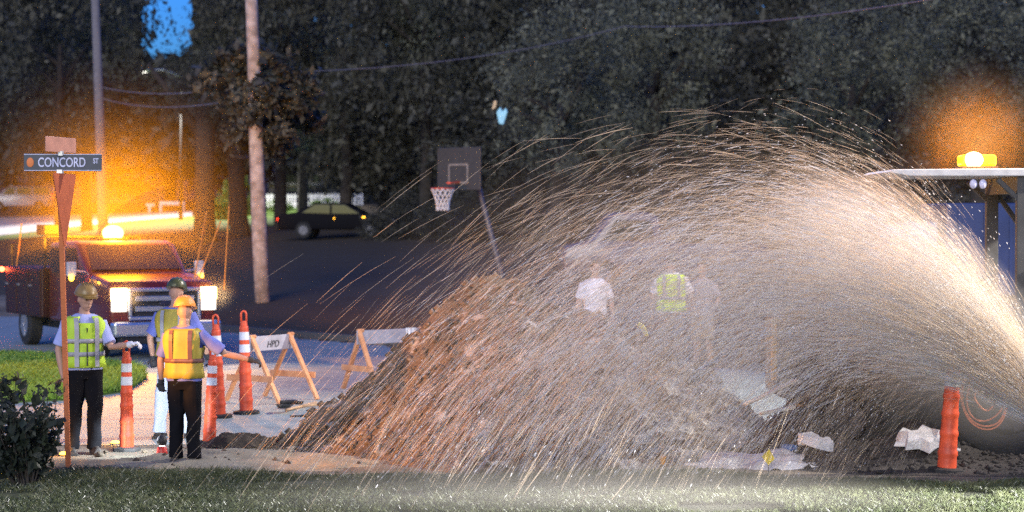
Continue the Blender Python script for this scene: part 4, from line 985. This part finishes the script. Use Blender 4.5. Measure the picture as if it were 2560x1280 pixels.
# lightbar
lb_ = MB().box((LX(2430), -.2, rz_+.03), (.38, .3, .03)).obj('lightbar_base', m_blk, t)
MB().box((LX(2430), -.2, rz_+.105), (.37, .24, .12)).obj('lightbar_lens', M('lightbar_lens', (1, .6, .03), .2, emit=(1, .55, .0), estr=1.3, var=0), lb_, .03, seg=3)
MB().ell((LX(2417), -.30, rz_+.11), (.105, .05, .085)).obj('lightbar_bulb', M('lightbar_bulb', (1, .9, .6), .3, emit=(1, .8, .35), estr=40, var=0), lb_, smooth=True)  # bulb enlarged for the white flare around it
lp = Vector((xo+LX(2425), 20.9, rz_+.30)); add_light('lightbar_light', 'POINT', lp, 110, (1, .30, .0), .04)
mist(lp, (1.2, 1.1, 1.1), volmat('lightbar_glare', (1, .75, .3), .24, 0, 3.2))  # tinted haze ball added for the glare of the lightbar
# blue box truck behind the tractor
bt = on_ground(2600, 31); e = empty('box_truck', bt, 0, 'blue box truck standing behind the tractor canopy at the right edge', 'truck')
s = 31/F; x0 = (2350-2600)*s
m_bl = M('blue_panel', (.02, .045, .15), .5, var=.2, scale=1.5)
MB().box((x0+1.9, 1.0, 2.55-bt.z-.55), (3.6, 2.0, 1.45)).obj('cargo_box', m_bl, e, .03)
for k in range(9): MB().box((x0+.3+k*.4, -.015, 2.55-bt.z-.55), (.05, .03, 1.4)).obj('panel_rib', m_bl, e)
MB().box((x0+1.9, 1.0, .75), (3.7, 1.8, .25)).obj('chassis', m_blk, e)
MB().prism([(x0-1.3, .5), (x0-1.35, 1.1), (x0-.9, 1.25), (x0-.5, 1.85), (x0+.0, 1.9), (x0+.0, .5)], .1, 1.9).obj('cab', M('truck_white', (.35, .35, .4), .5), e, .05)
for x in (x0-.7, x0+2.8):
    for y in (.2, 1.8): wheel(e, (x, y, .4), .4, .25)

# debris in front of the tractor
def chunk(px, py, sx, sy, sz, rz, mat, name, label, cat, seed, group=None, tilt=0):
    r = random.Random(seed); n = 15; top = []; bot = []
    for k in range(n):
        a = 2*math.pi*k/n; q = r.uniform(.62, 1.15); top.append((math.cos(a)*sx*q/2, math.sin(a)*sy*q/2, sz*r.uniform(.6, 1.15))); bot.append((math.cos(a)*sx*q*.55, math.sin(a)*sy*q*.55, 0))
    m = MB().add(bot+top, [tuple(range(n)), tuple(range(n, 2*n))]+[(i, (i+1) % n, n+(i+1) % n, n+i) for i in range(n)])
    g_ = W(px, py, 20.1); g_.z = float(pit(np.array([g_.x]), np.array([g_.y]))[0])-.01
    o = m.obj(name, mat, None, .008, loc=g_, rot=(tilt, 0, rz)); return prop(o, label, cat, group)
m_asp = M('broken_concrete', (.55, .55, .56), .8, col2=(.72, .72, .74), scale=12, bump=.8, bscale=30); GD = 'broken pavement slabs'
chunk(2305, 1075, .50, .45, .14, .2, m_asp, 'pavement_slab', 'large pale broken slab lying left of the lone cone', 'pavement slab', 1, GD, R(14))
chunk(2290, 1100, .40, .2, .05, .1, m_asp, 'pavement_slab', 'thin pale slab edge under the large broken slab', 'pavement slab', 2, GD)
chunk(2040, 1078, .34, .34, .10, 1.2, m_asp, 'pavement_slab', 'pale grey slab between the soil heap and the tractor', 'pavement slab', 3, GD, R(18))
chunk(2008, 1000, .12, .1, .12, .3, m_asp, 'pavement_slab', 'small pale block behind the thin plank', 'pavement slab', 4, GD)
chunk(1975, 1004, .2, .1, .06, .3, M('blue_rag', (.12, .2, .4), .8), 'blue_rag', 'small blue rag behind the thin plank by the tractor', 'rag', 6)
chunk(2394, 1166, .08, .06, .03, .3, m_asp, 'pavement_slab', 'tiny white shard right of the lone cone base', 'pavement slab', 7, GD)
m_plk = M('raw_plank', (.52, .47, .40), .7, col2=(.62, .57, .48), scale=8)
def plank(a, b, wd, th, label):
    a, b = Vector(a), Vector(b); c = (a+b)/2; m = MB().bar(a-c, b-c, wd, th); o = m.obj('plank', m_plk, None, .004, loc=c); return prop(o, label, 'plank')
plank(W(1862, 1012, 20.2), W(1990, 950, 20.5), .09, .02, 'wide pale plank leaning up between heap and tractor')
plank(W(1900, 1035, 19.9), W(1986, 1018, 20.1), .05, .03, 'short bright plank lying below the wide plank')
# small marker flag and cup
q = W(1921, 1143, 19.35); e = empty('marker_flag', (q.x, q.y, pit(q.x, q.y) if False else 0.0), 0, 'small yellow diamond marker flag stuck in the pale silt', 'marker flag')
MB().tube([(0, 0, 0), (0, .01, q.z+.05)], .004, 6).obj('stake', m_blk, e)
s = q.y/F; rd = [(0, q.z-20*s), (16*s, q.z-4*s), (2*s, q.z+21*s), (-17*s, q.z+2*s)]
MB().prism(rd, -.006, .0).obj('flag', M('flag_yellow', (.75, .55, .04), .5), e)
q = G(1657, 1160); q = W(1657, 1152, 19.0); e = empty('plastic_cup', q-Vector((0, 0, .03)), 0, 'tiny orange cup at the front foot of the soil heap', 'cup')
MB().rings([(0, .022, .022, 0), (.07, .032, .032, 0), (.07, .028, .028, 0), (.01, .018, .018, 0)], 14, expo=2).obj('cup_body', M('cup_orange', (.8, .35, .05), .5), e)
q = W(1607, 825, 21.6); q.z = float(pile_h(np.array([q.x]), np.array([q.y]))[0])
q = W(1607, 825, 22.0); o = MB().tube([(-.05, 0, .07), (0, 0, .03), (.045, 0, -.06)], [.025, .028, .02], 8).obj('yellow_glove', M('glove_yellow', (.9, .8, .05), .5), loc=q); prop(o, 'bright yellow glove lying on the right slope of the heap', 'glove')
# distant amber warning lamp on barricade, visible through the spray
for k, (px, py, d, lb) in enumerate([(2125, 700, 34, 'amber warning lamp glowing through the thick spray'), (2290, 715, 34, 'faint orange warning lamp in the spray, right of the brighter amber one')]):
    q = W(px, py, d); z0 = float(terr(q.x, q.y)); e = empty('warning_lamp', (q.x, q.y, z0), 0, lb, 'warning light')
    MB().tube([(0, 0, 0), (0, 0, q.z-z0)], .03, 8).obj('stand', m_ty, e)
    MB().ell((0, -.03, q.z-z0), (.07, .05, .12)).obj('lens', M('warning_lens%s' % ('' if k == 0 else '_dim'), (1, .6, .05), .3, emit=(1, .55 if k == 0 else .3, .03), estr=14 if k == 0 else 5), e)

# ================================================================ WATER SPRAY
NZ = Vector(W(2740, 1180, 19.0))
def spray(name, N, seed, vmin, vmax, thmin, thmax, rad, T_exp, mat, conc=1.0, spread=.16, tpow=1.0, clump=0, minl=.03):
    r = np.random.default_rng(seed); G_ = 9.81
    u = r.random(N); th = R(thmin)+(R(thmax)-R(thmin))*r.beta(1.6, 1.6, N); v = vmin+(vmax-vmin)*u**conc
    lat = r.normal(0, spread, N); kd = r.uniform(.01, .07, N); tq = r.random(N)
    if clump:    # drops leave in ragged clumps and sheets, not one by one
        ci = r.integers(0, clump, N); m_ = r.random(N) < .62; jt = r.normal(0, 1, (4, N))
        cth = R(thmin)+(R(thmax)-R(thmin))*r.beta(1.5, 1.5, clump); cv = vmin+(vmax-vmin)*r.random(clump)**conc; cl = r.normal(0, spread, clump); ct = r.random(clump); ck = r.uniform(.01, .07, clump)
        th = np.where(m_, cth[ci]+jt[0]*.012, th); v = np.where(m_, cv[ci]+jt[1]*.10, v); lat = np.where(m_, cl[ci]+jt[2]*.01, lat); tq = np.where(m_, np.clip(ct[ci]+jt[3]*.035, 0, .999), tq); kd = np.where(m_, ck[ci], kd)
    p = np.tile(np.array(NZ), (N, 1))+r.normal(0, .02, (N, 3)); vel = np.stack([-np.cos(th)*v*np.cos(lat), np.sin(lat)*v*np.cos(th), np.sin(th)*v], -1)
    wob = r.normal(0, .25, (N, 3)); vel = vel+wob*(.12 if clump else .35)
    dt = .02; K = 105; pos = np.empty((K, N, 3)); 
    for k in range(K):
        pos[k] = p; sp = np.linalg.norm(vel, axis=1)[:, None]; vel = vel-dt*kd[:, None]*sp*vel; vel[:, 2] -= G_*dt; p = p+vel*dt
    hgt = np.maximum(pile_h(pos[..., 0], pos[..., 1]), 0.0); alive = np.cumprod(pos[..., 2] > hgt, axis=0); life = alive.sum(0)
    t0 = tq**tpow*(life-2).clip(1); te = T_exp*r.uniform(.5, 1.6, N)/dt; ns = 4
    ts = t0[None]+te[None]*np.linspace(0, 1, ns)[:, None]; ts = np.minimum(ts, (life-1)[None]); i0 = np.floor(ts).astype(int).clip(0, K-2); fr = (ts-i0)[..., None]; ar = np.arange(N)[None]
    Q = pos[i0, ar]*(1-fr)+pos[i0+1, ar]*fr            # (ns,N,3)
    L_ = np.linalg.norm(Q[-1]-Q[0], axis=1); ok = (L_ > minl) & (life > 4); Q = Q[:, ok]; n = Q.shape[1]
    tg = Q[-1]-Q[0]; tg /= np.linalg.norm(tg, axis=1)[:, None]; up = np.array([0, 1., 0]); a = np.cross(tg, up); a /= np.linalg.norm(a, axis=1)[:, None]; b = np.cross(tg, a)
    w_ = rad*r.uniform(.45, 1.3, n)*(1+.8*(r.random(n) < .06)); prof = [.35, 1, .9, .25]
    V = np.empty((n, ns, 3, 3))
    for i in range(ns):
        for k in range(3):
            an = k*2.0944+.4; V[:, i, k] = Q[i]+(a*math.cos(an)+b*math.sin(an))*(w_*prof[i])[:, None]
    f = []
    for i in range(ns-1):
        for k in range(3): f.append((i*3+k, i*3+(k+1) % 3, (i+1)*3+(k+1) % 3, (i+1)*3+k))
    f = np.array(f); Fq = (f[None]+np.arange(n)[:, None, None]*(ns*3)).reshape(-1, 4)
    me = np_mesh(name, V.reshape(-1, 3), Fq, mat, 4); me.polygons.foreach_set('use_smooth', [True]*len(me.polygons))
    return prop(link(name, me, None), kind='stuff')
def water_mat(name, alpha, col=(.85, .85, .85)):
    m = bpy.data.materials.new(name); m.use_nodes = True; n = m.node_tree; n.nodes.remove(n.nodes['Principled BSDF'])
    df = n.nodes.new('ShaderNodeBsdfDiffuse'); df.inputs[0].default_value = (*col, 1); tl = n.nodes.new('ShaderNodeBsdfTranslucent'); tl.inputs[0].default_value = (*col, 1)
    gl = n.nodes.new('ShaderNodeBsdfGlossy'); gl.inputs['Roughness'].default_value = .25
    tp_ = n.nodes.new('ShaderNodeBsdfTransparent')
    m1 = n.nodes.new('ShaderNodeMixShader'); m1.inputs[0].default_value = .5; n.links.new(df.outputs[0], m1.inputs[1]); n.links.new(tl.outputs[0], m1.inputs[2])
    m2 = n.nodes.new('ShaderNodeMixShader'); m2.inputs[0].default_value = .15; n.links.new(m1.outputs[0], m2.inputs[1]); n.links.new(gl.outputs[0], m2.inputs[2])
    m3 = n.nodes.new('ShaderNodeMixShader'); m3.inputs[0].default_value = alpha; n.links.new(tp_.outputs[0], m3.inputs[1]); n.links.new(m2.outputs[0], m3.inputs[2])
    n.links.new(m3.outputs[0], n.nodes['Material Output'].inputs[0]); return m
m_w = water_mat('warm_lit_water_drops', .44, (.87, .70, .50)); m_wj = water_mat('jet_water_drops', .8, (.9, .9, .9))  # tan drop colour carries the warm lamplight; jet drops stay white
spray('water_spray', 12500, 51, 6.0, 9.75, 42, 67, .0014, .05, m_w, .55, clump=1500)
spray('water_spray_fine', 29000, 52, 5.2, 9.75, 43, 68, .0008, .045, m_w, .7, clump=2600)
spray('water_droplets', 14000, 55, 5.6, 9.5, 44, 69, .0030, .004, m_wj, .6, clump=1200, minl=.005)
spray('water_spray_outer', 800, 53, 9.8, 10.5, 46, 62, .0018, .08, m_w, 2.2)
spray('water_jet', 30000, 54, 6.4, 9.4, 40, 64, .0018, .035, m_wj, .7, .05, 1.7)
# fine mist hanging inside the arc
m_mist = volmat('spray_mist', (1, .90, .78), .17, .2, 1.0)
mist(W(1800, 860, 20.4), (3.9, .9, 2.3), m_mist, 'spray_mist')
q = W(2290, 770, 20.0); o = mist(q, (1.9, .7, .95), volmat('jet_mist', (1, .98, .95), 2.8, .2, 1.0), 'spray_mist'); o.rotation_euler = (0, R(42), 0)

# tall work light behind the tractor and a lower one at its side, off the right of the frame
add_light('work_floodlight_light', 'SPOT', (8.5, 27, 11), 4300, (1, .92, .80), .25, target=(1.5, 19.5, 0), cone=R(88), blend=.6)
add_light('side_floodlight_light', 'SPOT', (9.5, 20.0, 4.6), 1800, (1, .90, .78), .12, target=(0.5, 20.4, 2), cone=R(70), blend=.6)
mist(Vector((.6, 16.7, .02)), (3.4, .9, .42), volmat('ground_mist', (1, .92, .82), .26, 0, 1.0), 'ground_mist')
# added low spot off the right of the frame, brightening the wet lawn
add_light('lawn_fill_light', 'SPOT', (9.5, 17.6, .8), 11000, (1, .98, .98), .08, target=(3.6, 16.9, 0), cone=R(22), blend=.8)
# amber beacon of a vehicle parked off the left of the frame
add_light('roadside_beacon_light', 'SPOT', (-6.5, 17.5, 1.9), 1250, (1, .36, .03), .08, target=(1.0, 21.3, .9), cone=R(33), blend=.35)
